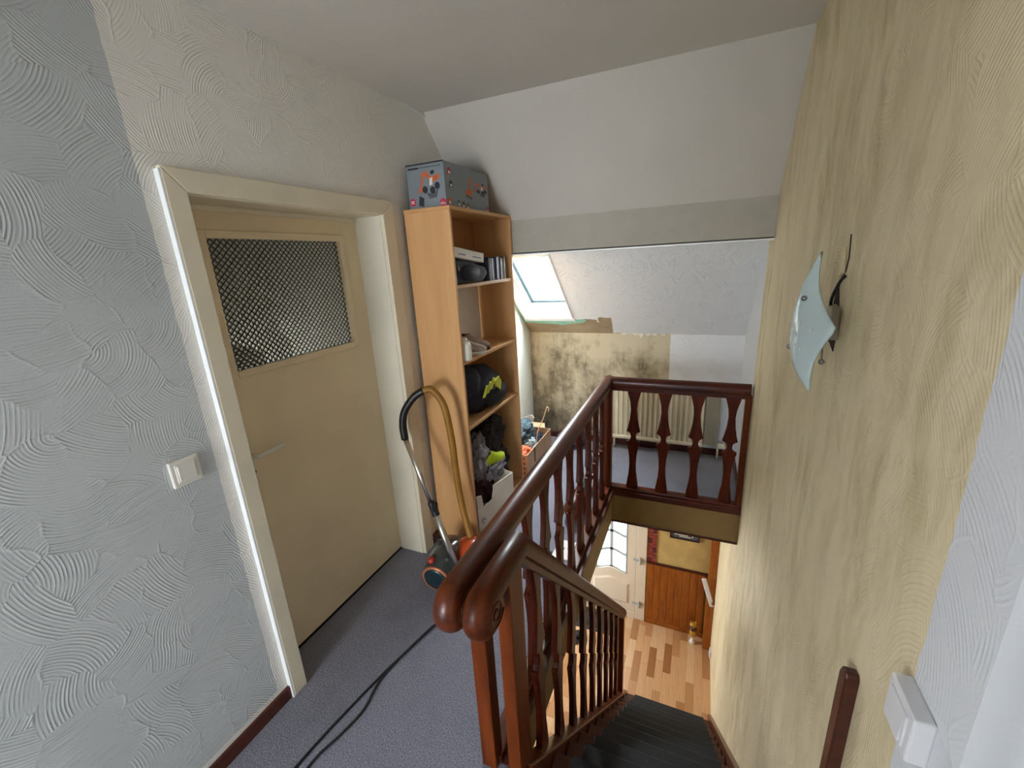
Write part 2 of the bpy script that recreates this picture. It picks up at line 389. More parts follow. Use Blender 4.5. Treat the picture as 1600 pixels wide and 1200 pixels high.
def struct(o, label=None, cat=None):
    o['kind'] = 'structure'
    if label: o['label'] = label
    if cat: o['category'] = cat
    return o
def box(name, mat, parent, *b, bevel=0.0, mtx=None, seg=2):
    bm = nb(); bbox(bm, *b, mtx=mtx); return link(name, bm, mat, parent, bevel=bevel, seg=seg)

# ================================================================== SETTING
# ---- landing floor (U round the stairwell), carpeted
bm = nb()
prism(bm, [(-1.69, YB-0.12), (XR+0.06, YB-0.12), (XR+0.06, 0.93), (-0.545, 0.93), (-0.545, 2.925), (XR+0.02, 2.925), (XR+0.02, YK+0.02), (-1.69, YK+0.02)], 'z', -0.26, 0.0)
floor = struct(link('floor', bm, 'carpet'), 'blue-grey carpet of the upstairs landing around the stairwell', 'carpet')
# fascia boards lining the stairwell
def trim(n, mat, label, *b, bevel=0.003):
    return struct(box('trim_%d' % n, mat, None, *b, bevel=bevel), label, 'trim')
trim(1, 'fascia', 'tan fascia board under the long landing edge', -0.545, -0.530, 0.93, 2.925, -0.275, -0.035)
trim(2, 'fascia', 'tan fascia board under the far landing edge', -0.545, XR, 2.910, 2.925, -0.265, -0.035)
trim(3, 'skirt', 'dark edge strip under the far fascia board', -0.545, XR, 2.904, 2.932, -0.279, -0.262)
trim(4, 'skirt', 'dark wooden lip along the far landing edge', -0.545, XR, 2.895, 2.93, -0.040, 0.004)
trim(5, 'skirt', 'dark wooden lip along the long landing edge', -0.545, -0.515, 0.93, 2.93, -0.040, 0.004)
# ---- left wall with door opening
DY0, DY1, DZ = 0.905, 1.795, 1.953
def wall_with_opening(name, x0, x1, y0, y1, z0, z1, oy0, oy1, oz, mat, label):
    bm = nb()
    prism(bm, [(y0, z0), (oy0, z0), (oy0, oz), (oy1, oz), (oy1, z0), (y1, z0), (y1, z1), (y0, z1)], 'x', x0, x1)
    return struct(link(name, bm, mat), label, 'wall')
wall_with_opening('wall_left', XL-0.17, XL, YB, 2.78, 0, 2.56, DY0, DY1, DZ, 'wall_left', 'combed plaster wall with grey paint beside the cream door')
bm = nb(); prism(bm, [(2.78, 0), (3.90, 0), (3.90, 0.93), (2.78, 1.90)], 'x', XL-0.17, XL)
struct(link('wall_alcove', bm, 'alcove'), 'chalky white side wall of the roof alcove behind the bookcase', 'wall')
struct(box('baseboard_left', 'skirt', None, XL, XL+0.014, YB, 0.838, 0, 0.058, bevel=0.003), 'dark red-brown skirting below the grey wall', 'skirting')
struct(box('baseboard_corner', 'skirt', None, XL, XL+0.014, 1.882, 1.965, 0, 0.058, bevel=0.003), 'short dark skirting between door casing and bookcase', 'skirting')
# ---- right wall (both storeys), with a recessed doorway near the camera
bm = nb()
prism(bm, [(0.56, -0.3), (0.56, ZF), (4.22, ZF), (4.22, -0.27), (YK+0.15, -0.27), (YK+0.15, 0.94), (2.90, 1.80), (2.90, 2.56), (0.56, 2.56)], 'x', XR, XR+0.16)
struct(link('wall_right', bm, 'wall_right'), 'beige combed plaster wall running down the stairs', 'wall')
struct(box('wall_right_back', 'white', None, XR+0.052, XR+0.16, YB, 0.56, ZF, 2.56), 'white door recess wall at the right edge', 'wall')
bm = nb(); bbox(bm, XR+0.030, XR+0.052, 0.42, 0.53, 0, 2.05); bbox(bm, XR+0.030, XR+0.052, -0.40, -0.30, 0, 2.05); bbox(bm, XR+0.030, XR+0.052, -0.30, 0.42, 1.95, 2.05)
struct(link('trim_6', bm, 'winwhite', bevel=0.004), 'white door lining at the right edge of the view', 'trim')
# ---- wall behind the camera with an open doorway into an invented room that bounces daylight
bm = nb(); OX0, OX1, OZ = -1.40, -0.50, 2.02
prism(bm, [(-2.80, ZF), (XR+0.16, ZF), (XR+0.16, 2.56), (-2.80, 2.56), (-2.80, 0.0), (OX0, 0.0), (OX0, OZ), (OX1, OZ), (OX1, 0.0), (-2.80, -0.0001)], 'y', YB-0.12, YB)
struct(link('wall_back', bm, 'white'), 'white wall behind the viewer with an open doorway', 'wall')
struct(box('floor', 'white', None, -2.80, XR+0.16, -3.95, YB-0.1, -0.10, 0.0), 'pale floor of the invented bright room behind the viewer', 'floor')
struct(box('ceiling_back_room', 'ceil', None, -2.80, XR+0.16, -3.95, YB-0.1, 2.45, 2.56), 'white ceiling of the invented room behind the viewer', 'ceiling')
struct(box('wall_back_room_right', 'white', None, XR+0.06, XR+0.16, -3.95, YB-0.1, 0, 2.56), 'white side wall of the invented room behind the viewer', 'wall')
def window_wall(wn, n, axis, pos, lo, hi, w0, w1, z0, z1, label):
    bm = nb(); B = ((lo, w0, 0, 2.5), (w1, hi, 0, 2.5), (w0, w1, 0, z0), (w0, w1, z1, 2.5))
    for b in B:
        if axis == 'y': bbox(bm, b[0], b[1], pos-0.1, pos, b[2], b[3])
        else: bbox(bm, pos-0.1, pos, b[0], b[1], b[2], b[3])
    struct(link(wn, bm, 'white'), label[0], 'wall')
    bm = nb(); f = 0.06
    for b in ((w0, w0+f, z0, z1), (w1-f, w1, z0, z1), (w0+f, w1-f, z0, z0+f), (w0+f, w1-f, z1-f, z1)):
        if axis == 'y': bbox(bm, b[0], b[1], pos-0.07, pos-0.02, b[2], b[3])
        else: bbox(bm, pos-0.07, pos-0.02, b[0], b[1], b[2], b[3])
    w = struct(link('window_%d' % n, bm, 'winwhite'), label[1], 'window')
    if axis == 'y': box('pane', 'glass', w, w0+f, w1-f, pos-0.048, pos-0.043, z0+f, z1-f)
    else: box('pane', 'glass', w, pos-0.048, pos-0.043, w0+f, w1-f, z0+f, z1-f)
window_wall('wall_back_room', 1, 'y', -3.80, -2.80, XR+0.16, -1.80, -0.30, 0.60, 2.10, ('far wall of the invented room behind the viewer', 'wide window of the invented room behind the viewer'))
window_wall('wall_back_room_left', 5, 'x', -2.70, -3.90, YB-0.1, -3.05, -1.55, 0.60, 2.10, ('left wall of the invented room behind the viewer', 'added side window of the invented room behind the viewer'))  # side window added so more light bounces onto the landing
# ---- ceiling, slope, boxed purlin
struct(box('ceiling', 'ceil', None, XL-0.17, XR+0.16, YB-0.1, 2.262, H, H+0.12), 'flat off-white landing ceiling', 'ceiling')
bm = nb(); prism(bm, [(2.257, H), (2.742, 1.957), (2.95, 1.957), (2.95, 2.62), (2.257, 2.62)], 'x', XL-0.17, XR+0.16)
struct(link('ceiling_slope', bm, 'slope'), 'off-white sloping roof ceiling above the stairs', 'ceiling')
bm = nb(); prism(bm, [(2.742, 1.962), (2.742, 1.752), (2.965, 1.745), (3.05, 1.962)], 'x', XL-0.005, XR+0.005)
struct(link('trim_7', bm, 'beam', bevel=0.004), 'grey-beige boxed roof beam across the landing', 'beam')
struct(box('trim_13', 'winwhite', None, XL-0.005, XR+0.005, 2.738, 2.975, 1.736, 1.7455), 'white strip painting skylight onto the underside of the boxed beam', 'trim')  # added white strip; skylight on the beam's underside put into its colour
bm = nb(); tube(bm, catmull([(XL+0.004, YB, H-0.004), (XL+0.004, 0.5, H-0.006), (XL+0.004, 2.25, H-0.006), (XL+0.004, 2.50, H-0.285), (XL+0.004, 2.735, 1.96)], 6), 0.011, 8)
struct(link('trim_8', bm, 'white', smooth=True), 'rough filler bead along the wall and ceiling corner', 'trim')
# ---- lower roof slope with roof window: frame of reference along the slope
SL = -0.868
sd = Vector((0, -1, -SL)).normalized(); so = Vector((0, -SL, 1)).normalized()      # up the slope, outward
def sp_(x, s, h): return Vector((x, YK, ZK))+sd*s+so*h
SM = Matrix(((1, 0, 0, 0), (0, sd.y, so.y, YK), (0, sd.z, so.z, ZK), (0, 0, 0, 1)))   # (x, s, h) -> world
def yS(y): return (YK-y)/(-sd.y)
S0, S1 = yS(3.565), yS(2.955); SX0, SX1 = -1.452, -0.998; STOP = yS(2.93)
bm = nb()
for b in ((XL-0.1, SX0, -0.15, STOP+0.15), (SX1, XR+0.1, -0.15, STOP+0.15), (SX0, SX1, -0.15, S0), (SX0, SX1, S1, STOP+0.15)):
    bbox(bm, b[0], b[1], b[2], b[3], 0.0, 0.20, mtx=SM)
slope2 = struct(link('ceiling_alcove', bm, 'dampslope'), 'bare brown plaster of the lower roof slope', 'ceiling')
# knee wall, bare damp plaster
knee = struct(box('wall_far', 'damp', None, XL-0.17, XR+0.16, YK, YK+0.15, -0.26, ZK+0.02), 'mould-stained bare plaster knee wall under the roof window', 'wall')
struct(box('baseboard_far', 'skirt', None, XL, XR, YK-0.014, YK, 0, 0.058, bevel=0.003), 'dark skirting along the knee wall', 'skirting')
struct(box('baseboard_right', 'skirt', None, XR-0.014, XR, 2.97, YK-0.014, 0, 0.058, bevel=0.003), 'dark skirting along the white side wall behind the balustrade', 'skirting')
# wallpaper left on the slope, ragged lower edge
random.seed(11)
def jag(pts, amp, n=5):
    out = []
    for a, b in zip(pts, pts[1:]):
        for i in range(n):
            t = i/n; out.append((a[0]+(b[0]-a[0])*t+random.uniform(-amp, amp)*0.5, a[1]+(b[1]-a[1])*t+random.uniform(-amp, amp)))
    out.append(pts[-1]); return out
st = yS(2.90)
edge = jag([(-0.998, yS(3.585)), (-0.90, yS(3.575)), (-0.81, yS(3.580))], 0.004, 4) + [(-0.796, yS(3.605)), (-0.785, yS(3.560))] + \
       jag([(-0.765, yS(3.556)), (-0.675, yS(3.56)), (-0.690, yS(3.745))], 0.004, 5) + jag([(-0.66, 0.008), (-0.23, 0.006), (-0.215, 0.002)], 0.007, 11)
bm = nb(); prism(bm, edge + [(XR, 0.0), (XR, st), (-0.998, st)], 'z', -0.0025, 0.0005, mtx=SM)
link('wallpaper', bm, 'paper', slope2)
bm = nb(); prism(bm, [(SX0-0.02, S1+0.012), (SX1+0.02, S1+0.012), (SX1+0.02, st), (SX0-0.02, st)], 'z', -0.0025, 0.0005, mtx=SM); link('wallpaper', bm, 'paper', slope2)
bm = nb(); prism(bm, [(XL, yS(3.62)), (-1.30, yS(3.632)), (-1.17, yS(3.640)), (-1.13, yS(3.652)), (-1.05, yS(3.634)), (-0.93, yS(3.622)), (-0.895, yS(3.60)), (-0.905, yS(3.575)), (-0.955, yS(3.555)), (-0.99, yS(3.56)), (XL, yS(3.55))], 'z', -0.0015, 0.0005, mtx=SM); link('paint_patch', bm, 'green', slope2)
bm = nb(); prism(bm, [(XL+0.001, S0-0.02), (SX0-0.01, S0-0.02), (SX0-0.01, S1), (XL+0.001, S1)], 'z', -0.0015, 0.0005, mtx=SM); link('paint_patch', bm, 'green', slope2)
# hanging torn flaps at the bottom of the paper
for i, (x, wd, dr) in enumerate(((-0.60, 0.05, 0.012), (-0.50, 0.06, 0.012), (-0.455, 0.05, 0.034), (-0.40, 0.05, 0.018), (-0.345, 0.05, 0.014), (-0.275, 0.05, 0.010))):
    bm = nb(); prism(bm, [(x-wd/2, ZK+0.012), (x+wd/2, ZK+0.012), (x+wd*0.3, ZK-dr*0.5), (x+wd*0.02, ZK-dr), (x-wd*0.35, ZK-dr*0.35)], 'y', YK-0.012, YK-0.010, mtx=None)
    link('torn_flap', bm, 'paperback', slope2)
bm = nb(); prism(bm, [(-0.797, 0), (-0.780, 0.004), (-0.788, 0.045)], 'z', -0.016, -0.013, mtx=Matrix.Translation(sd*yS(3.60)) @ SM); link('torn_flap', bm, 'paperback', slope2)
# wallpaper on the right part of the knee wall
bm = nb(); prism(bm, jag([(-0.212, 0.06), (-0.216, ZK+0.002)], 0.003, 8) + [(XR, ZK+0.002), (XR, 0.06)], 'y', YK-0.003, YK+0.001); link('wallpaper', bm, 'paper', knee)
# roof window
wnd = bpy.data.objects.new('window_2', None); COL.objects.link(wnd); wnd.location = sp_(-1.225, S0, 0)
struct(wnd, 'open white reveal of the tilted roof window under the slope', 'window')
def sbox(name, mat, x0, x1, s0, s1, h0, h1, bevel=0.002):
    bm = nb(); bbox(bm, x0, x1, s0, s1, h0, h1, mtx=SM); return link(name, bm, mat, wnd, bevel=bevel)
t_ = 0.012
sbox('lining', 'winwhite', SX0, SX0+t_, S0, S1, -0.012, 0.19); sbox('lining', 'winwhite', SX1-t_, SX1, S0, S1, -0.012, 0.19)
sbox('lining', 'winwhite', SX0+t_, SX1-t_, S0, S0+t_, -0.012, 0.19); sbox('lining', 'winwhite', SX0+t_, SX1-t_, S1-t_, S1, -0.012, 0.19)
sbox('sill_board', 'winwhite', SX0-0.0, SX1+0.012, S0-0.030, S0, -0.014, 0.0)
f0 = 0.045
for b in ((SX0+t_, SX0+t_+f0, S0+t_, S1-t_), (SX1-t_-f0, SX1-t_, S0+t_, S1-t_), (SX0+t_+f0, SX1-t_-f0, S0+t_, S0+t_+f0), (SX0+t_+f0, SX1-t_-f0, S1-t_-f0, S1-t_)):
    sbox('sash', 'winwhite', *b, 0.105, 0.165)
g0 = 0.026; a0, a1, c0, c1 = SX0+t_+f0, SX1-t_-f0, S0+t_+f0, S1-t_-f0
for b in ((a0, a0+g0, c0, c1), (a1-g0, a1, c0, c1), (a0+g0, a1-g0, c0, c0+g0), (a0+g0, a1-g0, c1-g0, c1)):
    sbox('gasket', 'gasket', *b, 0.125, 0.160)
sbox('pane', 'glass', a0+g0, a1-g0, c0+g0, c1-g0, 0.140, 0.146, 0)

# ---- left door
dr = bpy.data.objects.new('door_1', None); COL.objects.link(dr); dr.location = (-1.637, 1.35, 0); struct(dr, 'cream painted door with diamond pressed glass pane', 'door')
LX = -1.637
gy0, gy1, gz0, gz1 = 1.025, 1.668, 1.338, 1.845
bm = nb()
for b in ((DY0+0.005, gy0, 0.012, DZ-0.004), (gy1, DY1-0.004, 0.012, DZ-0.004), (gy0, gy1, 0.012, gz0), (gy0, gy1, gz1, DZ-0.004)):
    bbox(bm, LX-0.04, LX, b[0], b[1], b[2], b[3])
bmesh.ops.remove_doubles(bm, verts=bm.verts, dist=1e-5)
link('leaf', bm, 'cream', dr)
for b in ((gy0-0.022, gy0+0.008, gz0-0.022, gz1+0.022), (gy1-0.008, gy1+0.022, gz0-0.022, gz1+0.022), (gy0+0.008, gy1-0.008, gz0-0.022, gz0+0.008), (gy0+0.008, gy1-0.008, gz1-0.008, gz1+0.022)):
    bm = nb(); bbox(bm, LX-0.004, LX+0.010, *b); link('glazing_bead', bm, 'cream', dr, bevel=0.004)
# diamond pressed pane: a lattice of small pyramids turned 45 degrees
bm = nb(); d = 0.0125
ny = int((gy1-gy0)/d)+1; nz = int((gz1-gz0)/d)+1
def gv(y, z, h): return bm.verts.new((LX-0.022+h, min(max(y, gy0), gy1), min(max(z, gz0), gz1)))
for i in range(ny):
    for j in range(nz):
        if (i+j) % 2: continue
        y, z = gy0+i*d, gz0+j*d
        c = gv(y, z, 0.0066); q = [gv(y+d, z, 0), gv(y, z+d, 0), gv(y-d, z, 0), gv(y, z-d, 0)]
        for k in range(4):
            try: bm.faces.new((c, q[k], q[(k+1) % 4]))
            except ValueError: pass
bmesh.ops.remove_doubles(bm, verts=bm.verts, dist=1e-5)
bv = [bm.verts.new((LX-0.027, y, z)) for y, z in ((gy0, gz0), (gy1, gz0), (gy1, gz1), (gy0, gz1))]; bm.faces.new(bv)
link('glass_pane', bm, 'cathedral', dr)
# pressed grooves between the diamonds
bm = nb(); gw, gh = gy1-gy0, gz1-gz0; hwid = 0.0017
for sgn in (1, -1):
    k_ = -int(gh/(2*d))-2
    while (2*k_+1)*d < gw+gh:
        c_ = (2*k_+1)*d; k_ += 1
        # u + sgn*w = c  (u along y, w along z)
        if sgn == 1: u0_, u1_ = max(0, c_-gh), min(gw, c_)
        else: u0_, u1_ = max(0, c_), min(gw, c_+gh)
        if u1_-u0_ < 0.004: continue
        p_ = [(u0_, sgn*(c_-u0_)), (u1_, sgn*(c_-u1_))]
        nx, nz_ = hwid*0.7071, hwid*0.7071*sgn
        prism(bm, [(gy0+p_[0][0]+nx, gz0+p_[0][1]+nz_), (gy0+p_[1][0]+nx, gz0+p_[1][1]+nz_), (gy0+p_[1][0]-nx, gz0+p_[1][1]-nz_), (gy0+p_[0][0]-nx, gz0+p_[0][1]-nz_)], 'x', LX-0.0215, LX-0.0185)
link('pressed_grooves', bm, 'groove', dr)['kind'] = 'stuff'
hd = box('handle_plate', 'casing', dr, LX, LX+0.006, 0.985, 1.020, 0.90, 1.08, bevel=0.003)
bm = nb(); tube(bm, catmull([(LX, 1.003, 1.005), (LX+0.045, 1.003, 1.005), (LX+0.055, 1.02, 1.006), (LX+0.055, 1.123, 1.008)], 4), [0.010]*4+[0.010]*5+[0.011]*4, 10); link('lever', bm, 'jamb', dr, smooth=True)
bm = nb(); tube(bm, [(LX+0.004, 1.003, 0.93), (LX+0.010, 1.003, 0.93)], 0.009, 10); link('keyhole', bm, 'brass', dr)
# jamb lining and casing
cs = bpy.data.objects.new('trim_9', None); COL.objects.link(cs); cs.location = (XL, 1.35, 0); struct(cs, 'cream painted door casing and lining round the glazed door', 'door casing')
box('lining', 'jamb', cs, LX-0.05, XL+0.001, DY1-0.004, DY1+0.02, 0, DZ+0.02, bevel=0.002)
box('lining', 'jamb', cs, LX-0.05, XL+0.001, DY0-0.02, DY0+0.004, 0, DZ+0.02, bevel=0.002)
box('lining', 'casing', cs, LX-0.05, XL+0.001, DY0, DY1, DZ-0.004, DZ+0.02, bevel=0.002)
box('door_stop', 'casing', cs, LX, LX+0.014, DY0, DY1, DZ-0.022, DZ-0.004, bevel=0.002)
CX = XL+0.024
def cas(pts, mat='casing'):
    bm = nb(); prism(bm, pts, 'x', XL, CX); link('casing_board', bm, mat, cs, bevel=0.004)
co, ci, cz, czi, cro = 0.838, 0.900, 2.022, 1.953, 1.878
box('lit_edge_strip', 'winwhite', cs, XL, CX-0.001, co-0.006, co+0.001, 0, cz-0.01, bevel=0.001)  # added white strip paints the daylight on the casing's near edge
cas([(co, 0), (ci, 0), (ci, czi), (co, cz)]); cas([(DY1, 0), (cro, 0), (cro, cz), (DY1, czi)]); cas([(co, cz), (ci, czi), (DY1, czi), (cro, cz)])
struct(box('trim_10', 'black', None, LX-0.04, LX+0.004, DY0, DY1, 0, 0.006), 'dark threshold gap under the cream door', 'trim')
# room behind the door
bm = nb(); sx = -2.75
for b in ((sx-0.1, sx, -0.6, 2.95, 0, 2.5), (sx-0.1, XL-0.17, -0.7, -0.6, 0, 2.5), (sx-0.1, XL-0.17, 2.86, 2.95, 0, 2.5), (sx-0.1, XL-0.20, -0.7, 2.95, -0.1, 0), (sx-0.1, XL-0.17, -0.7, 2.95, 2.5, 2.6)): bbox(bm, *b)
struct(link('wall_side_room', bm, 'tan'), 'dim room behind the cream door', 'wall')
bm = nb(); bbox(bm, sx, -2.22, 1.36, 1.40, 0.15, 1.30)  # invented fin with a glowing pane, added to light the door glass
wn = struct(link('window_3', bm, 'winwhite'), 'invented fin holding a glowing pane behind the cream door', 'window')
box('pane', 'glowpane', wn, sx+0.04, -2.26, 1.396, 1.404, 0.20, 1.25)

# ---- hall downstairs
hall = bpy.data.objects.new  # (kept short below)
bm = nb(); bbox(bm, -2.45, XR+0.16, YB-0.1, YH+0.1, ZF-0.10, ZF-0.006)
hf = struct(link('floor', bm, 'fascia'), 'wooden strip laminate floor of the downstairs hall', 'floor')
t = NT('laminate_stave'); oi = t.t.nodes.new('ShaderNodeObjectInfo'); v = t.obj()
cr = t.t.nodes.new('ShaderNodeValToRGB'); e = cr.color_ramp; e.interpolation = 'CONSTANT'
e.elements[0].position = 0; e.elements[0].color = lin((214, 170, 126)); e.elements[1].position = 0.3; e.elements[1].color = lin((178, 130, 88))
for ps, c in ((0.5, (222, 186, 146)), (0.72, (194, 146, 102)), (0.88, (162, 112, 72))): q = e.elements.new(ps); q.color = lin(c)
t.l(oi.outputs['Random'], cr.inputs[0])
gr = t.noise(t.scaled(v, (60, 4, 60)), 1.0, 4)
t.col(t.mix(t.ramp(gr, 0.35, 0.75, 0, 0.25), cr.outputs[0], lin((120, 76, 46)))); setrough(t, 0.30); t.b.inputs['Coat Weight'].default_value = 0.2
MAT['stave'] = t.m
bm = nb(); bbox(bm, 0.0, 0.0765, 0, 0.379, -0.006, 0.0); p0 = link('plank', bm, 'stave', hf, loc=(0, 0, 0)); first = True
pw, pl = 0.0775, 0.38
for i in range(22):
    x = XR-0.0775-i*pw; off = (i*0.137) % pl
    for j in range(-1, 7):
        y = 1.95+j*pl+off
        if y > YH-0.02 or y < 1.85: continue
        if first: p0.location = (x, y, ZF); first = False
        else:
            c = clone(p0, hf, (x, y, ZF)); c.scale.y = min(1.0, (YH-y)/0.379)
# hall walls
bm = nb()
FX0, FX1, FZ1 = -1.21, -0.392, -0.56
for b in ((-2.45, FX0, ZF, -0.27), (FX1, XR+0.16, ZF, -0.27), (FX0, FX1, FZ1, -0.27)): bbox(bm, b[0], b[1], YH, YH+0.12, b[2], b[3])
hw = struct(link('wall_hall', bm, 'hallwall'), 'warm yellow plaster wall beside the front door downstairs', 'wall')
bm = nb()
for b in ((YB, 2.95, ZF, -0.27), (4.05, YH+0.1, ZF, -0.27), (2.95, 4.05, ZF, -2.05), (2.95, 4.05, -0.95, -0.27)): bbox(bm, -2.45, -2.33, b[0], b[1], b[2], b[3])
struct(link('wall_hall_left', bm, 'hallwall'), 'left hall wall downstairs with an unseen window opening', 'wall')
bm = nb(); bbox(bm, -2.40, -2.37, 2.95, 4.05, -2.05, -1.98); bbox(bm, -2.40, -2.37, 2.95, 4.05, -1.02, -0.95); bbox(bm, -2.40, -2.37, 2.95, 3.02, -1.98, -1.02); bbox(bm, -2.40, -2.37, 3.98, 4.05, -1.98, -1.02)
w4 = struct(link('window_4', bm, 'winwhite'), 'unseen side window giving the hall downstairs its main light', 'window'); box('pane', 'glass', w4, -2.388, -2.383, 3.02, 3.98, -1.98, -1.02)
bm = nb(); bbox(bm, -2.45, -0.545, YB, 2.925, -0.275, -0.26); bbox(bm, -2.45, XR+0.16, 2.925, YH+0.1, -0.275, -0.26); bbox(bm, -2.45, -1.50, YB, YH+0.1, -0.262, -0.2); bbox(bm, -2.45, XR+0.16, YK+0.02, YH+0.1, -0.262, -0.2)
struct(link('ceiling_hall', bm, 'hallceil'), 'hall ceiling under the landing', 'ceiling')
struct(box('wall_hall_right', 'hallwall', None, XR+0.06, XR+0.16, 4.21, YH+0.1, ZF, -0.27), 'yellow wall end behind the pine door post', 'wall')
# brick strip
for i in range(17):
    for k in range(2):
        z0 = -1.742+i*0.085 + (0.0 if k == 0 else -0.030); x0 = (-0.386, -0.334)[k]
        z0b = max(z0, -1.742); z1 = z0+0.076
        bm = nb(); bbox(bm, x0, x0+(0.046, 0.044)[k], YH-0.012, YH+0.002, z0b, z1); link('brick', bm, 'brickd' if (i+k) % 3 == 0 else 'brick', hw, bevel=0.002)
box('mortar_bed', 'mortar', hw, -0.390, -0.286, YH-0.006, YH+0.002, -1.742, -0.30)
# pine wainscot
wx = -0.385
for i in range(8):
    a = wx+i*0.0785; b_ = min(a+0.0765, 0.262)
    bm = nb(); bbox(bm, a, b_, YH-0.016, YH+0.001, ZF+0.05, -1.752); link('board', bm, 'pine', hw, loc=(a, YH, ZF), bevel=0.004)
struct(box('trim_11', 'skirt', None, wx, 0.262, YH-0.026, YH, -1.752, -1.728, bevel=0.004), 'dark cap strip on the pine wainscot', 'trim')
struct(box('baseboard_hall', 'pine', None, wx, 0.262, YH-0.024, YH, ZF, ZF+0.055, bevel=0.004), 'pine skirting under the wainscot', 'skirting')
struct(box('trim_12', 'pine', None, 0.255, XR+0.06, 4.225, 4.325, ZF, -0.28, bevel=0.005), 'orange pine door post at the end of the stair wall', 'door post')
# front door
fd = bpy.data.objects.new('door_2', None); COL.objects.link(fd); fd.location = (-0.8, YH, ZF); struct(fd, 'white front door with wavy barred frosted glass downstairs', 'door')
fy0, fy1 = YH-0.02, YH+0.07
for n, b in (('frame', (FX1-0.115, FX1, ZF, FZ1)), ('frame', (FX0, FX0+0.115, ZF, FZ1)), ('frame', (FX0+0.115, FX1-0.115, FZ1-0.09, FZ1)), ('threshold', (FX0+0.115, FX1-0.115, ZF, ZF+0.095))):
    bm = nb(); bbox(bm, b[0], b[1], fy0, fy1, b[2], b[3]); link(n, bm, 'pvc', fd, bevel=0.006)
lx0, lx1, lz0, lz1 = FX0+0.119, FX1-0.119, ZF+0.099, FZ1-0.094
px0, px1, pz0, pz1 = -0.985, -0.615, -1.955, -0.78
def wave(x, z): u = (x+0.80)/0.185; return z+0.030*math.cos(u*math.pi)*0.9 - 0.0
bm = nb()
prism(bm, [(lx0, lz0), (lx1, lz0), (lx1, lz1), (px1, lz1), (px1, wave(px1, pz0))] + [(px1+(px0-px1)*i/16, wave(px1+(px0-px1)*i/16, pz0)) for i in range(1, 17)] + [(px0, lz1), (lx0, lz1)], 'y', YH-0.012, YH+0.05)
bbox(bm, px0, px1, YH-0.012, YH+0.05, pz1, lz1)
link('leaf', bm, 'pvc', fd, bevel=0.003)
def wavebar(z, w, x0=px0, x1=px1, name='glazing_bar', mat='bar'):
    bm = nb(); n = 16; top = [(x0+(x1-x0)*i/n, wave(x0+(x1-x0)*i/n, z+w)) for i in range(n+1)]; bot = [(x0+(x1-x0)*i/n, wave(x0+(x1-x0)*i/n, z-w)) for i in range(n+1)]
    prism(bm, top+bot[::-1], 'y', YH+0.004, YH+0.030); link(name, bm, mat, fd)
for z in (-1.700, -1.450, -1.200, -0.950): wavebar(z, 0.015)
wavebar(-1.948, 0.009)
box('glazing_bar', 'bar', fd, -0.817, -0.783, YH+0.004, YH+0.030, pz0, pz1)
box('glazing_bar', 'bar', fd, px0-0.004, px0+0.014, YH-0.014, YH+0.030, pz0-0.01, pz1); box('glazing_bar', 'bar', fd, px1-0.014, px1+0.004, YH-0.014, YH+0.030, pz0-0.02, pz1)
box('glass_pane', 'frost', fd, px0, px1, YH+0.014, YH+0.020, pz0-0.03, pz1)
n = 14; q0, q1 = lx0+0.07, lx1-0.07
pt = [(q0, -2.40), (q1, -2.40)] + [(q1+(q0-q1)*i/n, wave(q1+(q0-q1)*i/n, -2.075)) for i in range(n+1)]
qi = [(q0+0.025, -2.375), (q1-0.025, -2.375)] + [(q1-0.025+(q0-q1+0.05)*i/n, wave(q1-0.025+(q0-q1+0.05)*i/n, -2.10)) for i in range(n+1)]
bm = nb(); A = [bm.verts.new((x, YH-0.012, z)) for x, z in pt]; B = [bm.verts.new((x, YH-0.024, z)) for x, z in qi]
for i in range(len(A)): bm.faces.new((A[i], A[(i+1) % len(A)], B[(i+1) % len(A)], B[i]))
bm.faces.new(B); link('raised_panel', bm, 'pvc', fd)
for z in (-1.74, -2.36, -0.9):
    bm = nb(); tube(bm, [(lx1+0.05, fy0-0.012, z-0.045), (lx1+0.05, fy0-0.012, z+0.045)], 0.011, 10); bbox(bm, lx1-0.03, lx1+0.10, fy0-0.006, fy0+0.004, z-0.012, z+0.012); link('hinge', bm, 'bar', fd)

# ================================================================== STAIRCASE
SX_L, SX_R, Y0, GO, RI = -0.425, XR-0.03, 0.945, 0.190, 0.20
stair = thing('staircase', (-0.05, 2.1, ZF), 'dark wooden staircase with slate coloured tread mats going down to the hall', 'stairs')
for i in range(1, 13):
    z = -RI*i; y = Y0+GO*(i-1)
    box('tread', 'tread', stair, SX_L, SX_R, y-0.005, y+GO+0.028, z-0.038, z, bevel=0.008)
    box('tread_mat', 'mat', stair, SX_L+0.075, SX_R-0.045, y+0.003, y+GO+0.034, z-0.012, z+0.007, bevel=0.005)
for i in range(1, 14):
    z = -RI*i; y = Y0+GO*(i-1)
    box('riser', 'tread', stair, SX_L, SX_R, y-0.004, y+0.014, z-0.001 if i < 13 else ZF, z+RI-0.038)
def strg(x0, x1, up_, dn, y1=3.33):
    k = RI/GO; f = lambda y: -k*(y-Y0)
    bm = nb(); ya = 0.935
    prism(bm, [(ya, f(ya)+up_), (y1, f(y1)+up_), (y1, ZF), (y1-0.22, ZF), (ya, f(ya)-dn)], 'x', x0, x1); return bm
link('stringer', strg(-0.485, -0.425, 0.045, 0.24, 3.30), 'rail', stair, bevel=0.006)
link('wall_stringer', strg(XR-0.03, XR, 0.075, 0.24, 3.42), 'rail', stair, bevel=0.004)

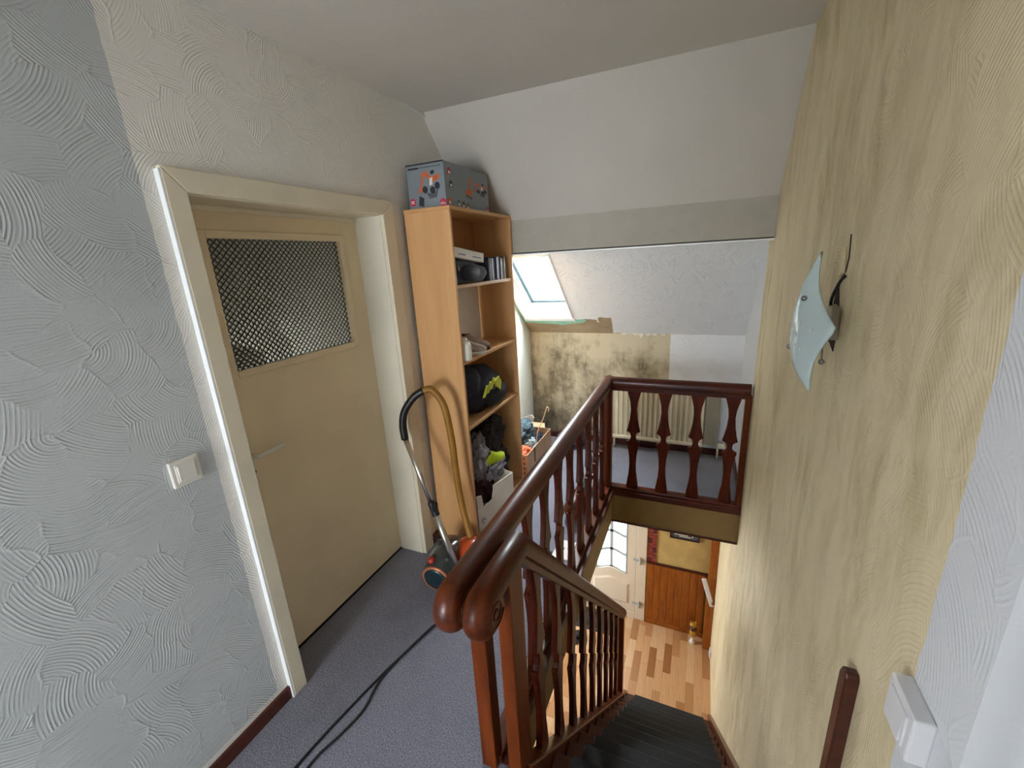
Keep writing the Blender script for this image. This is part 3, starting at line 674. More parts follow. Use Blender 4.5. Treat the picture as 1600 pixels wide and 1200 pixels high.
# ================================================================== BALUSTRADES
prof = [(0.0, .040), (.03, .041), (.09, .035), (.17, .026), (.26, .0225), (.35, .026), (.43, .035), (.497, .047), (.502, .034), (.518, .021), (.548, .0165), (.578, .021), (.594, .034), (.599, .047), (.65, .037), (.73, .026), (.82, .0205), (.89, .025), (.95, .036), (1.0, .046)]
def baluster_bm(h, axis, th=0.026):
    pts = [(w, t*h) for t, w in prof] + [(-w, t*h) for t, w in prof[::-1]]
    bm = nb(); prism(bm, pts, axis, -th/2, th/2); return bm
def rail_bm(path, width, top, bot, axis):
    pass
ban = thing('landing_balustrade', (-0.572, 1.85, 0), 'polished red-brown wooden balustrade with cut-out board balusters around the landing edge', 'balustrade')
BX = -0.572; RZ0, RZ1 = 0.795, 0.882
# long handrail: rounded section swept along y, dropping into a rolled end near the stair head
def handrail(name, path, hw, mat, parent, up_axis_fixed=None, hh=0.043):
    """loaf-shaped section swept along a path in one vertical plane (x constant) or horizontal"""
    sec = [(-0.62, -1.0), (-0.62, -0.55), (-0.95, -0.40), (-1.0, 0.05), (-0.92, 0.45), (-0.70, 0.78), (-0.36, 0.95), (0, 1.0), (0.36, 0.95), (0.70, 0.78), (0.92, 0.45), (1.0, 0.05), (0.95, -0.40), (0.62, -0.55), (0.62, -1.0)]
    bm = nb(); P = [Vector(p) for p in path]; rings = []
    for i, p in enumerate(P):
        d1 = (P[i]-P[i-1]).normalized() if i else (P[1]-P[0]).normalized()
        d2 = (P[i+1]-P[i]).normalized() if i < len(P)-1 else d1
        d = (d1+d2).normalized(); k = 1/max(0.5, d.dot(d1))
        side = Vector((1, 0, 0)) if abs(d.x) < 0.5 else Vector((0, -1, 0))
        side = (side-d*side.dot(d)).normalized(); u = side.cross(d)
        if up_axis_fixed is not None and u.dot(up_axis_fixed) < 0: u = -u
        rings.append([bm.verts.new(p+side*(a*hw)+u*(b*hh*k)) for a, b in sec])
    n = len(sec)
    for a, b in zip(rings, rings[1:]):
        for k in range(n): bm.faces.new((a[k], a[(k+1) % n], b[(k+1) % n], b[k]))
    bm.faces.new(rings[0][::-1]); bm.faces.new(rings[-1])
    return bm
def curl(x, yc, zc, r, n=14, turn=225):
    return [(x, yc+r*math.cos(math.radians(90+turn*(1-i/n))), zc-r+r*math.sin(math.radians(90+turn*(1-i/n)))) for i in range(n)]
RC = 0.838
bm = handrail('handrail', curl(BX, 0.800, RC, 0.033)+[(BX, y, RC) for y in (0.80, 0.85, 1.2, 1.6, 2.0, 2.4, 2.8, 2.965)], 0.040, 'rail', ban)
hr = link('handrail', bm, 'rail', ban, smooth='auto')
def roll(xc, yc, zc, r, hw, parent, mat='rail'):
    """rolled rail end: a short drum lying across the rail with a carved spiral on its face"""
    bm = nb(); pr = [(r*0.55, -hw), (r*0.86, -hw*0.98), (r*0.97, -hw*0.75), (r, -hw*0.35), (r, hw*0.35), (r*0.97, hw*0.75), (r*0.86, hw*0.98), (r*0.55, hw)]
    lathe(bm, pr, (xc, yc, zc), (1, 0, 0), 32); o = link('rolled_end', bm, mat, parent, smooth=True)
    bm = nb(); tube(bm, [(xc+hw+0.001, yc+math.cos(a*0.45)*r*(0.12+0.056*a*0.45)*1.0, zc+math.sin(a*0.45)*r*(0.12+0.056*a*0.45)) for a in range(28)], 0.0022, 6); link('spiral_bead', bm, mat, o, smooth=True)
roll(BX, 0.800, RC-0.033, 0.052, 0.0395, ban)
# far handrail, crossing to the right wall
FY = 2.928
bm = handrail('handrail', [(x, FY, RC) for x in (BX-0.02, -0.3, 0.0, XR-0.012)], 0.038, 'railx', ban); link('handrail', bm, 'railx', ban, smooth='auto')
box('under_rail', 'railx', ban, BX, XR-0.02, FY-0.018, FY+0.018, RZ0-0.012, RZ0+0.012, bevel=0.003)
box('under_rail', 'rail', ban, BX-0.018, BX+0.018, 0.93, FY, RZ0-0.012, RZ0+0.012, bevel=0.003)
box('bottom_rail', 'rail', ban, BX-0.033, BX+0.030, 0.93, FY, 0.0, 0.032, bevel=0.004)
box('bottom_rail', 'railx', ban, BX+0.030, XR-0.004, FY-0.032, FY+0.032, 0.0, 0.032, bevel=0.004)
box('corner_post', 'post', ban, BX-0.030, BX+0.030, FY-0.030, FY+0.030, 0.0, RZ0+0.02, bevel=0.004)
box('wall_post', 'post', ban, XR-0.038, XR-0.006, FY-0.030, FY+0.030, 0.0, RZ0+0.02, bevel=0.004)
box('newel_post', 'post', ban, BX-0.033, BX+0.022, 0.905, 0.960, 0.0, RZ0+0.02, bevel=0.004)
hb = RZ0-0.010-0.030
b1 = link('baluster', baluster_bm(hb, 'x'), 'balu', ban, loc=(0, 0, 0), bevel=0.003); b1.location = Vector((BX, 2.735, 0.030))-ban.location
for i in range(1, 9): clone(b1, ban, (BX, 2.735-0.2*i, 0.030))
b2 = link('baluster', baluster_bm(hb, 'y'), 'balu', ban, loc=(0, 0, 0), bevel=0.003); b2.location = Vector((-0.388, FY, 0.030))-ban.location
for x in (-0.183, 0.024, 0.231): clone(b2, ban, (x, FY, 0.030))
# stair balustrade
sb = thing('stair_balustrade', (-0.47, 1.0, -0.1), 'polished wooden stair banister with rolled handrail end running down to the hall', 'balustrade')
TX = -0.468; k = RI/GO
ay, az = 1.000, 0.868
lo = (TX, 3.135, az-k*(3.135-ay)+0.03)
bm = handrail('handrail', curl(TX, 0.780, az, 0.034)+[(TX, 0.780, az), (TX, 0.85, az), (TX, ay, az), (TX, 1.6, az+(lo[2]-az)*(0.6/2.135)), (TX, 2.3, az+(lo[2]-az)*(1.3/2.135)), lo], 0.037, 'rail', sb)
link('handrail', bm, 'railstair', sb, smooth='auto')
roll(TX, 0.780, az-0.034, 0.054, 0.0365, sb, 'railstair')
box('newel_post', 'post', sb, TX-0.024, TX+0.022, 0.890, 0.985, -0.26, az-0.035, bevel=0.004)
ys = lambda y: -k*(y-Y0)+0.045
rz = lambda y: az+(lo[2]-az)*((y-ay)/(lo[1]-ay))-0.040
box('end_post', 'post', sb, TX-0.022, TX+0.022, 3.085, 3.140, ys(3.085)-0.10, rz(3.11)+0.01, bevel=0.004)
b3 = None
for i in range(9):
    y = 1.135+0.214*i; z0 = ys(y)-0.035; 
    if b3 is None:
        b3 = link('baluster', baluster_bm(rz(y)-z0+0.03, 'x'), 'balu', sb, loc=(0, 0, 0), bevel=0.003); b3.location = Vector((TX, y, z0))-sb.location
    else: clone(b3, sb, (TX, y, z0))
# short vertical wooden post on the right wall
bm = nb(); prism(bm, [(0.845, -0.10), (0.882, -0.10), (0.882, 0.850), (0.872, 0.872), (0.852, 0.876), (0.845, 0.866)], 'x', XR-0.024, XR+0.0005)
wr = tag(link('wall_batten', bm, 'skirt', bevel=0.004), 'dark stained wooden upright fixed to the beige wall beside the white switch', 'wooden post')

# ================================================================== BOOKCASE
bcx0, bcx1, bcy0, bcy1, bcz = -1.455, -1.180, 1.965, 2.732, 1.985
bc = thing('bookcase', (-1.32, 2.35, 0), 'tall narrow beech bookcase standing beside the cream door', 'bookcase')
box('side_panel', 'beech', bc, bcx0, bcx1, bcy0, bcy0+0.018, 0, bcz-0.018, bevel=0.0015)
box('side_panel', 'beech', bc, bcx0, bcx1, bcy1-0.018, bcy1, 0, bcz-0.018, bevel=0.0015)
box('top_board', 'beechx', bc, bcx0, bcx1+0.006, bcy0-0.004, bcy1+0.004, bcz-0.018, bcz, bevel=0.0015)
SH = (1.575, 1.158, 0.765, 0.06)
for z in SH: box('shelf', 'beechx', bc, bcx0+0.006, bcx1-0.006, bcy0+0.018, bcy1-0.018, z, z+0.018, bevel=0.0015)
box('plinth', 'beech', bc, bcx1-0.03, bcx1-0.014, bcy0+0.018, bcy1-0.018, 0, 0.06)
box('back_panel', 'beechback', bc, bcx0, bcx0+0.004, bcy0+0.018, 2.35, SH[0]+0.018, bcz-0.018)
box('back_panel', 'beechback', bc, bcx0, bcx0+0.004, 2.352, bcy1-0.018, SH[0]+0.018, bcz-0.018)
box('back_panel', 'beechback', bc, bcx0, bcx0+0.004, bcy0+0.018, bcy1-0.018, 0.06, SH[1])
# ---- toy box on top
tb = thing('toy_box', (-1.33, 2.25, bcz), 'grey carton printed with orange excavators lying on top of the bookcase', 'box')
tx0, tx1, ty0, ty1, tz0, tz1 = -1.440, -1.215, 2.005, 2.490, bcz+0.001, bcz+0.215
box('carton', 'boxgrey', tb, tx0, tx1, ty0, ty1, tz0, tz1, bevel=0.002)
box('lid_edge', 'boxdark', tb, tx0-0.001, tx1, ty0-0.001, ty0+0.002, tz1-0.006, tz1+0.001)
def fr(u, v): return (tx0+u*(tx1-tx0), tz0+v*(tz1-tz0))
def sdv(u, v): return (ty0+u*(ty1-ty0), tz0+v*(tz1-tz0))
def pf(name, mat, pts, lift=0.0006):
    bm = nb(); prism(bm, [fr(*p) for p in pts], 'y', ty0-lift, ty0+0.001); link(name, bm, mat, tb)
def ps(name, mat, pts, lift=0.0006):
    bm = nb(); prism(bm, [sdv(*p) for p in pts], 'x', tx1-0.001, tx1+lift); link(name, bm, mat, tb)
def disc(cu, cv, ru, rv, n=14): return [(cu+ru*math.cos(2*math.pi*i/n), cv+rv*math.sin(2*math.pi*i/n)) for i in range(n)]
def digger(f, o, s, flip=1):
    q = lambda pts: [(o[0]+flip*a*s, o[1]+b*s*1.05) for a, b in pts]
    f('printed_machine', 'pr_orange', q([(-.30, .02), (-.24, .04), (-.20, .34), (-.02, .40), (.04, .28), (.10, .24), (.06, .20), (-.04, .24), (-.10, .30), (-.14, .28), (-.20, .0), (-.27, -.10), (-.32, -.06)]), 0.0008)
    f('printed_machine', 'pr_orange', q([(.06, .12), (.30, .18), (.32, .30), (.20, .28), (.06, .24)]), 0.0010)
    f('printed_machine', 'pr_black', q([(.08, .30), (.18, .32), (.17, .40), (.07, .38)]), 0.0009)
    f('printed_machine', 'pr_white', q([(.02, .06), (.10, .08), (.12, .24), (.04, .22)]), 0.0012)
    for c in ((-.12, -.02), (.10, -.05), (.24, .04)): f('printed_wheel', 'pr_black', q(disc(c[0], c[1], .075, .085)), 0.0014)
    f('printed_machine', 'pr_grey', q([(-.10, -.08), (.12, -.14), (.26, -.02), (.20, -.22), (.0, -.24)]), 0.0004)
digger(pf, (.58, .44), 0.92); digger(ps, (.80, .52), 0.50); 
ps('printed_machine', 'pr_orange', [(.42, .38), (.56, .34), (.58, .48), (.50, .50), (.44, .46)]); ps('printed_machine', 'pr_orange', [(.50, .48), (.54, .48), (.60, .78), (.56, .82)]); ps('printed_machine', 'pr_grey', [(.42, .32), (.57, .26), (.58, .33), (.44, .37)])
pf('printed_bucket', 'pr_black', [(.26, .08), (.40, .05), (.42, .24), (.30, .30)]); pf('printed_title', 'pr_black', [(.05, .885), (.34, .885), (.34, .925), (.05, .925)]); pf('printed_title', 'pr_grey', [(.37, .895), (.92, .895), (.92, .918), (.37, .918)])
for i, (u, v) in enumerate(((.10, .80), (.12, .52), (.07, .13), (.26, .12), (.36, .10), (.46, .08))):
    m_ = ('pr_red', 'pr_black', 'pr_orange', 'pr_grey', 'pr_black', 'pr_grey')[i]
    ps('printed_picture', m_, [(u-.04, v-.07), (u+.045, v-.06), (u+.03, v+.05), (u, v+.09), (u-.03, v+.04)]); ps('printed_picture', 'pr_white', [(u-.02, v-.05), (u+.03, v-.05), (u+.02, v+.0), (u-.015, v+.01)], 0.0009)
def logo(face, u, v, ru, rv):
    (pf if face == 'f' else ps)('logo_oval', 'pr_red', disc(u, v, ru, rv, 18), 0.0010)
    cu = bpy.data.curves.new('logo', 'FONT'); cu.body = 'siku'; cu.align_x = 'CENTER'; cu.align_y = 'CENTER'; cu.size = 0.021 if face == 'f' else 0.018; cu.extrude = 0.0003; cu.resolution_u = 3
    o = bpy.data.objects.new('logo', cu); COL.objects.link(o); dg = bpy.context.evaluated_depsgraph_get(); me = bpy.data.meshes.new_from_object(o.evaluated_get(dg)); bpy.data.objects.remove(o)
    me.materials.append(MAT['pr_white']); l = bpy.data.objects.new('logo_lettering', me); COL.objects.link(l); l.parent = tb
    if face == 'f': a = fr(u, v-.01); l.location = Vector((a[0], ty0-0.0013, a[1]))-tb.location; l.rotation_euler = (math.pi/2, 0, 0)
    else: a = sdv(u, v-.01); l.location = Vector((tx1+0.0013, a[0], a[1]))-tb.location; l.rotation_euler = (math.pi/2, 0, math.pi/2)
logo('f', .92, .095, .085, .095); logo('s', .955, .085, .035, .085)
pf('logo_oval', 'pr_red', disc(.10, .17, .08, .09, 18)); 
for v in (.14, .18): pf('logo_bar', 'pr_white', [(.055, v), (.145, v), (.145, v+.022), (.055, v+.022)], 0.0012)

# ---- top compartment
z = SH[0]+0.018
bg = thing('black_case', (-1.28, 2.17, z), 'black padded case with oval pocket lying on the top shelf', 'case')
bm = nb(); prism(bm, [(2.000, z+0.001), (2.33, z+0.001), (2.40, z+0.045), (2.37, z+0.085), (2.18, z+0.120), (2.02, z+0.135), (1.995, z+0.06)], 'x', -1.435, -1.205); link('case_body', bm, 'blackfab', bg, bevel=0.012, seg=3)
bm = nb(); lathe(bm, [(0.060, 0), (0.056, 0.006), (0.0, 0.008)], (-1.206, 2.185, z+0.058), (1, 0, 0), 24, 1.0)
for v in bm.verts: v.co.y = 2.185+(v.co.y-2.185)*1.9; v.co.z = z+0.058+(v.co.z-z-0.058)*0.78
link('oval_pocket', bm, 'navy', bg, smooth=True); box('clasp', 'brass', bg, -1.206, -1.202, 2.045, 2.055, z+0.075, z+0.098)
mt = Matrix.Translation((0, 2.0, z+0.146)) @ Matrix.Rotation(math.radians(-6.2), 4, 'X')
bm = nb(); bbox(bm, -1.43, -1.195, 0.0, 0.335, 0.0, 0.052, mtx=mt)
fb = thing('flat_box', (-1.31, 2.16, z+0.12), 'flat white carton tilted on the black case', 'box'); link('carton', bm, 'paperwhite', fb, bevel=0.002)
for (a, b) in ((0.05, 0.12), (0.20, 0.30)):
    bm = nb(); bbox(bm, -1.1955, -1.1945, a, b, 0.018, 0.024, mtx=mt); link('printed_line', bm, 'pr_grey', fb)
y = 2.415; cdc = [(70, 72, 84), (112, 116, 124), (38, 40, 56), (150, 152, 160), (44, 48, 92), (36, 40, 84), (176, 178, 184), (90, 96, 110), (140, 146, 158), (60, 66, 92), (178, 184, 190), (56, 62, 80), (120, 110, 112), (40, 44, 60)]
cdn = ['dark grey', 'mid grey', 'blackish blue', 'pale grey', 'royal blue', 'deep blue', 'silver white', 'slate grey', 'cool grey', 'dusky blue', 'pearl white', 'steel blue', 'warm grey', 'ink blue']
ordn = ['first', 'second', 'third', 'fourth', 'fifth', 'sixth', 'seventh', 'eighth', 'ninth', 'tenth', 'eleventh', 'twelfth', 'thirteenth', 'last']
for i, c in enumerate(cdc):
    w_ = random.uniform(0.014, 0.021); h_ = random.uniform(0.128, 0.142)
    m_ = plain('disc_case_%s' % cdn[i].replace(' ', '_'), c, 0.3, var=0.1, scale=40)
    o = box('disc_case', m_, None, -1.345, -1.200+random.uniform(-0.006, 0.004), y, y+w_-0.0015, z+0.0005, z+h_, bevel=0.001)
    tag(o, '%s disc case, %s in the row from the black case' % (cdn[i], ordn[i]), 'disc case', 'disc cases on the top shelf'); y += w_
    if y > 2.69: break
# ---- second compartment
z = SH[1]+0.018
bt = thing('plastic_bottle', (-1.200, 2.040, z), 'milky white plastic bottle at the front of the shoe shelf', 'bottle')
bm = nb(); lathe(bm, [(0.031, 0), (0.035, 0.004), (0.035, 0.085), (0.028, 0.100), (0.014, 0.106), (0.014, 0.112)], (-1.200, 2.040, z+0.0005), seg=20); link('bottle_body', bm, 'plasticwhite', bt, smooth=True, bevel=0.002)
bm = nb(); lathe(bm, [(0.015, 0), (0.016, 0.002), (0.015, 0.016), (0.010, 0.019)], (-1.200, 2.040, z+0.110), seg=18); link('cap', bm, 'plasticwhite', bt, smooth=True)

wbd = box('white_board', 'paperwhite', None, -1.450, -1.444, 1.990, 2.706, z+0.001, z+0.390, bevel=0.001)
tag(wbd, 'plain white board standing upright at the back of the shoe shelf', 'board')

def sneaker(loc, ang, label, upper, sole, L=0.27, tilt=0.0, group=None, name='sneaker', lace='shoesole'):
    t = thing(name, loc, label, 'shoe', group)
    R = Matrix.Translation(Vector(loc)) @ Matrix.Rotation(ang, 4, 'Z') @ Matrix.Rotation(tilt, 4, 'Y')
    n = 14; W = [0.030, 0.035, 0.036, 0.034, 0.033, 0.035, 0.039, 0.043, 0.046, 0.047, 0.045, 0.038, 0.026, 0.008]
    Ht = [0.060, 0.075, 0.080, 0.080, 0.082, 0.086, 0.082, 0.070, 0.058, 0.048, 0.042, 0.037, 0.030, 0.016]
    def loft(z0s, hts, wk, dome):
        bm = nb(); rings = []
        for i in range(n):
            x = L*i/(n-1); ring = []
            for j in range(13):
                a = math.pi*j/12; cx = math.cos(a); sx = math.sin(a)
                yy = W[i]*wk*(abs(cx)**dome)*(1 if cx >= 0 else -1); zz = z0s+hts[i]*(sx**0.7 if sx > 0 else 0)
                ring.append(bm.verts.new(R @ Vector((x, yy, zz))))
            rings.append(ring)
        for a, b in zip(rings, rings[1:]):
            for j in range(12): bm.faces.new((a[j], a[j+1], b[j+1], b[j]))
            bm.faces.new((a[12], a[0], b[0], b[12]))
        bm.faces.new(rings[0]); bm.faces.new(rings[-1][::-1]); return bm
    link('upper', loft(0.018, Ht, 0.94, 0.75), upper, t, smooth=True)
    link('sole', loft(0.0, [0.026]*n, 1.04, 0.35), sole, t, smooth=True)
    bm = nb(); prism(bm, [(0.02+0.09*(0.5+0.5*math.cos(2*math.pi*q/14)), 0.022*math.sin(2*math.pi*q/14)) for q in range(14)], 'z', 0.094, 0.1015, mtx=R); link('opening', bm, 'darkfab', t)
    for q in range(3):
        x = L*(0.45+0.07*q); hh = 0.018+0.078-0.018*q
        bm = nb(); tube(bm, [R @ Vector((x-0.008, -0.022, hh-0.008)), R @ Vector((x, 0, hh+0.006)), R @ Vector((x+0.008, 0.022, hh-0.008))], 0.0035, 6); link('lace', bm, lace, t)
    return t
sneaker((-1.375, 2.130, z+0.001), math.radians(28), 'beige-grey suede sneaker, front one on the shoe shelf', 'shoebeige', 'shoesole', 0.235)
sneaker((-1.420, 2.265, z+0.001), math.radians(24), 'dark soled beige sneaker behind the front sneaker on the shelf', 'shoebeige', 'shoedark', 0.235, lace='shoedark')

# ---- third compartment: sports bag
z = SH[2]+0.018
def crumple(name, c, size, mat, parent, amp=0.12, fr_=3.0, seed=0, sub=4, flat=None):
    bm = nb(); q = sphere(bm, (0, 0, 0), 1.0, sub=sub)
    for v in bm.verts:
        p = v.co.copy(); nz = mnoise.noise(p*fr_+Vector((seed*7.3, seed*3.1, seed))); nf = abs(mnoise.noise(p*fr_*2.3+Vector((seed, seed*5, 2))))
        nh = abs(mnoise.noise(p*fr_*4.6+Vector((seed*2, 3, seed))))
        k_ = 1+amp*(nz*1.4)-amp*2.2*max(0, 0.24-nf)-amp*1.1*max(0, 0.20-nh)
        v.co = Vector((p.x*size[0]*k_, p.y*size[1]*k_, p.z*size[2]*k_))+Vector(c)
        if flat is not None and v.co.z < flat: v.co.z = flat
    return link(name, bm, mat, parent, smooth=True)
sg = thing('sports_bag', (-1.30, 2.33, z), 'navy sports bag with lime yellow stripes slumped on the middle shelf', 'bag')
crumple('bag_body', (-1.318, 2.33, z+0.13), (0.115, 0.295, 0.155), 'navy', sg, 0.10, 1.7, 3, 4, z+0.001)
crumple('bag_flap', (-1.305, 2.16, z+0.22), (0.105, 0.135, 0.115), 'navy', sg, 0.10, 2.0, 8, 4, z+0.02)
crumple('bag_pocket', (-1.232, 2.44, z+0.075), (0.050, 0.17, 0.075), 'blackfab', sg, 0.12, 2.5, 6, 3, z+0.001)
for i in range(3):
    ya = 2.185+i*0.050
    bm = nb(); prism(bm, [(ya, 0.935-z+z-0.0+i*0.012-0.03), (ya+0.028, 0.935+i*0.012-0.03), (ya+0.078, 0.985+i*0.012-0.02), (ya+0.055, 0.990+i*0.012-0.02)], 'x', -1.192, -1.182); link('stripe', bm, 'yellow', sg, bevel=0.002)
bm = nb(); prism(bm, [(2.345, 0.965), (2.42, 0.985), (2.455, 0.94), (2.440, 0.905), (2.44, 0.86), (2.415, 0.905), (2.375, 0.925)], 'x', -1.196, -1.184); link('badge', bm, 'yellow', sg, bevel=0.003)
# ---- bottom compartment
z = SH[3]+0.018
wb = thing('storage_carton', (-1.20, 2.17, z), 'white storage carton with a notched front at the foot of the bookcase', 'box')
R = Matrix.Translation((-1.187, 2.005, z)) @ Matrix.Rotation(math.radians(-17), 4, 'Z')
WL, WD, WH = 0.345, 0.16, 0.265
def wbx(n, m_, *b): 
    bm = nb(); bbox(bm, *b, mtx=R); return link(n, bm, m_, wb, bevel=0.0015)
bm = nb(); prism(bm, [(0, 0), (WL, 0), (WL, WH), (0.155, WH-0.01), (0.135, WH-0.10), (0.055, WH-0.12), (0.042, WH-0.03), (0, WH-0.02)], 'x', -0.005, 0.0, mtx=R); link('front_panel', bm, 'card', wb)
wbx('back_panel', 'card', -WD, -WD+0.004, 0.02, WL, 0, WH); wbx('side_panel', 'card', -WD, -0.005, WL-0.004, WL, 0, WH); wbx('side_panel', 'card', -0.10, -0.005, 0, 0.004, 0, WH-0.02); wbx('base_panel', 'card', -WD, -0.005, 0.02, WL-0.004, 0, 0.004)
bm = nb(); tube(bm, [R @ Vector((0.002, 0.045+0.014*math.cos(a*math.pi/8), 0.055+0.018*math.sin(a*math.pi/8))) for a in range(14)], 0.002, 6); link('pull_ring', bm, 'steel', wb)
heap = [('dark_garment', (-1.30, 2.23, z+0.23), (0.10, 0.17, 0.17), 'maroon', 'maroon and black garment stuffed in the white carton', 1),
        ('dark_garment', (-1.325, 2.50, z+0.20), (0.10, 0.17, 0.20), 'blackfab', 'black garment piled behind the white carton', 2),
        ('charcoal_garment', (-1.315, 2.42, z+0.46), (0.10, 0.20, 0.155), 'darkfab', 'charcoal garment on top of the lower clothes heap', 4),
        ('grey_garment', (-1.255, 2.130, z+0.440), (0.075, 0.115, 0.165), 'greyfab', 'crumpled lilac-grey garment at the near side of the heap', 5),
        ('grey_garment', (-1.225, 2.30, z+0.285), (0.07, 0.15, 0.060), 'greyfab', 'crumpled grey garment hanging under the neon sneaker', 9)]
for nme, c, szz, m_, lb, sd_ in heap:
    o = crumple(nme, c, szz, m_, None, 0.26, 2.6, sd_, 5, z+0.005); tag(o, lb, 'garment', 'clothes heap in the bookcase')
sneaker((-1.250, 2.20, z+0.310), math.radians(80), 'neon yellow sneaker on the clothes heap', 'neon', 'greyfab', 0.26, lace='shoesole')

# ================================================================== VACUUM
vc = thing('vacuum_cleaner', (-1.17, 1.65, 0), 'dark canister vacuum cleaner with chrome tube leaning by the door casing', 'vacuum cleaner')
ax = Vector((-0.10, 0.97, 0.08)).normalized(); o0 = Vector((-1.200, 1.530, 0.100))
bm = nb(); lathe(bm, [(0.072, 0.004), (0.080, 0.012), (0.090, 0.06), (0.098, 0.13), (0.098, 0.19), (0.086, 0.25), (0.055, 0.285), (0.0, 0.295)], o0, ax, 36); link('body', bm, 'vacbody', vc, smooth=True)
bm = nb(); lathe(bm, [(0.066, -0.002), (0.073, -0.004), (0.079, 0.002), (0.079, 0.010), (0.066, 0.010)], o0, ax, 36); link('copper_ring', bm, 'copper', vc, smooth=True)
bm = nb(); lathe(bm, [(0.0, -0.006), (0.045, -0.0055), (0.067, -0.003), (0.067, 0.006)], o0, ax, 36); link('end_disc', bm, 'vacteal', vc, smooth=True)
bm = nb(); lathe(bm, [(0.020, 0), (0.021, 0.012), (0.016, 0.024), (0.0, 0.026)], o0+ax*0.040+Vector((-0.028, -0.01, 0.078)), (-0.3, -0.1, 1), 18); link('button', bm, 'redbtn', vc, smooth=True)
bm = nb(); sphere(bm, (-1.115, 1.755, 0.135), 0.105, (0.95, 0.95, 0.72), 3); link('dust_lid', bm, 'orange', vc, smooth=True)
bm = nb(); lathe(bm, [(0.105, 0), (0.110, 0.006), (0.105, 0.012)], (-1.115, 1.755, 0.118), (0, 0, 1), 32); link('lid_rim', bm, 'copper', vc, smooth=True)
for wxy in ((-1.045, 1.66), (-1.265, 1.78)):
    bm = nb(); lathe(bm, [(0.030, -0.012), (0.036, -0.008), (0.036, 0.008), (0.030, 0.012)], (wxy[0], wxy[1], 0.0365), (1, 0.2, 0), 20); link('wheel', bm, 'black', vc, smooth=True)
bm = nb(); lathe(bm, [(0.088, 0.006), (0.088, 0.05), (0.07, 0.07)], (-1.13, 1.72, 0.0), (0, 0, 1), 28); link('underbody', bm, 'vacteal', vc, smooth=True)
bm = nb(); tube(bm, catmull([(-1.245, 1.70, 0.170), (-1.290, 1.70, 0.215), (-1.255, 1.76, 0.190)], 5), 0.006, 8); link('cable_hook', bm, 'black', vc, smooth=True)
# tube, handle, hose
tt = Vector((-1.434, 1.715, 0.810)); tj = Vector((-1.259, 1.657, 0.455)); tl_ = Vector((-1.112, 1.608, 0.135))
bm = nb(); tube(bm, [tt, tj], 0.0145, 16); link('upper_tube', bm, 'chrome', vc, smooth=True)
bm = nb(); tube(bm, [tj, tl_], 0.0175, 16); link('lower_tube', bm, 'chrome', vc, smooth=True)
dd = (tl_-tj).normalized()
bm = nb(); tube(bm, [tj-dd*0.025, tj+dd*0.055], 0.0205, 16); bbox(bm, tj.x+0.008, tj.x+0.034, tj.y-0.022, tj.y+0.004, tj.z-0.040, tj.z+0.030); link('slider_clamp', bm, 'black', vc, bevel=0.004)
bm = nb(); tube(bm, catmull([tt-Vector((0, 0, 0.01)), (-1.438, 1.718, 0.88), (-1.424, 1.728, 0.955), (-1.374, 1.752, 1.030), (-1.322, 1.778, 1.068)], 7), 0.0205, 14); link('grip', bm, 'black', vc, smooth=True)
hp = catmull([(-1.325, 1.776, 1.066), (-1.283, 1.800, 1.066), (-1.232, 1.820, 0.975), (-1.208, 1.826, 0.780), (-1.196, 1.822, 0.565), (-1.172, 1.812, 0.380), (-1.118, 1.785, 0.205)], 24)
bm = nb(); tube(bm, hp, [0.0185+(0.0016 if i % 2 else 0) for i in range(len(hp))], 14); link('hose', bm, 'ochre', vc, smooth=True)
# power cord lying on the carpet
cb = thing('power_cord', (-1.16, 0.9, 0), 'black power cord looping across the carpet from the vacuum cleaner', 'cord')
bm = nb(); tube(bm, catmull([(-1.06, 1.62, 0.03), (-1.075, 1.50, 0.008), (-1.10, 1.35, 0.006), (-1.163, 1.07, 0.006), (-1.205, 0.81, 0.006), (-1.222, 0.64, 0.006), (-1.22, 0.45, 0.006), (-1.17, 0.36, 0.006), (-1.13, 0.43, 0.006), (-1.180, 0.655, 0.006), (-1.150, 0.80, 0.006), (-1.137, 0.90, 0.006), (-1.158, 1.04, 0.008), (-1.115, 1.27, 0.014), (-1.07, 1.45, 0.010), (-1.04, 1.60, 0.02)], 8), 0.0052, 8); link('cable', bm, 'cord', cb, smooth=True)

# ================================================================== SWITCHES
def switch(name, y0, y1, z0, z1, x, sgn, label, mat='switch', d=0.012):
    t = thing(name, (x, (y0+y1)/2, z0), label, 'light switch')
    a, b = sorted((x-sgn*0.001, x+sgn*d)); box('plate', mat, t, a, b, y0, y1, z0, z1, bevel=0.004, seg=3)
    m = 0.2*(y1-y0); R = Matrix.Translation((x+sgn*d, (y0+y1)/2, (z0+z1)/2)) @ Matrix.Rotation(math.radians(3.0), 4, 'Y')
    box('frame_rim', mat, t, *sorted((x+sgn*d*0.6, x+sgn*(d+0.003))), y0+m*0.75, y1-m*0.75, z0+m*0.75, z1-m*0.75, bevel=0.002)
    bm = nb(); bbox(bm, -0.004, 0.006, -(y1-y0)/2+m, (y1-y0)/2-m, -(z1-z0)/2+m, (z1-z0)/2-m, mtx=R); link('rocker', bm, mat, t, bevel=0.0025)
    return t
switch('light_switch', 0.652, 0.738, 1.072, 1.160, XL, 1, 'white light switch on the grey plaster wall left of the door')
switch('light_switch', 0.612, 0.694, 0.975, 1.056, XR, -1, 'white light switch on the right wall near the wooden upright', 'switchr', 0.026)
switch('wall_socket', 4.02, 4.10, -2.50, -2.42, XR, -1, 'small white socket low on the wall at the foot of the stairs', 'switchr', 0.016)

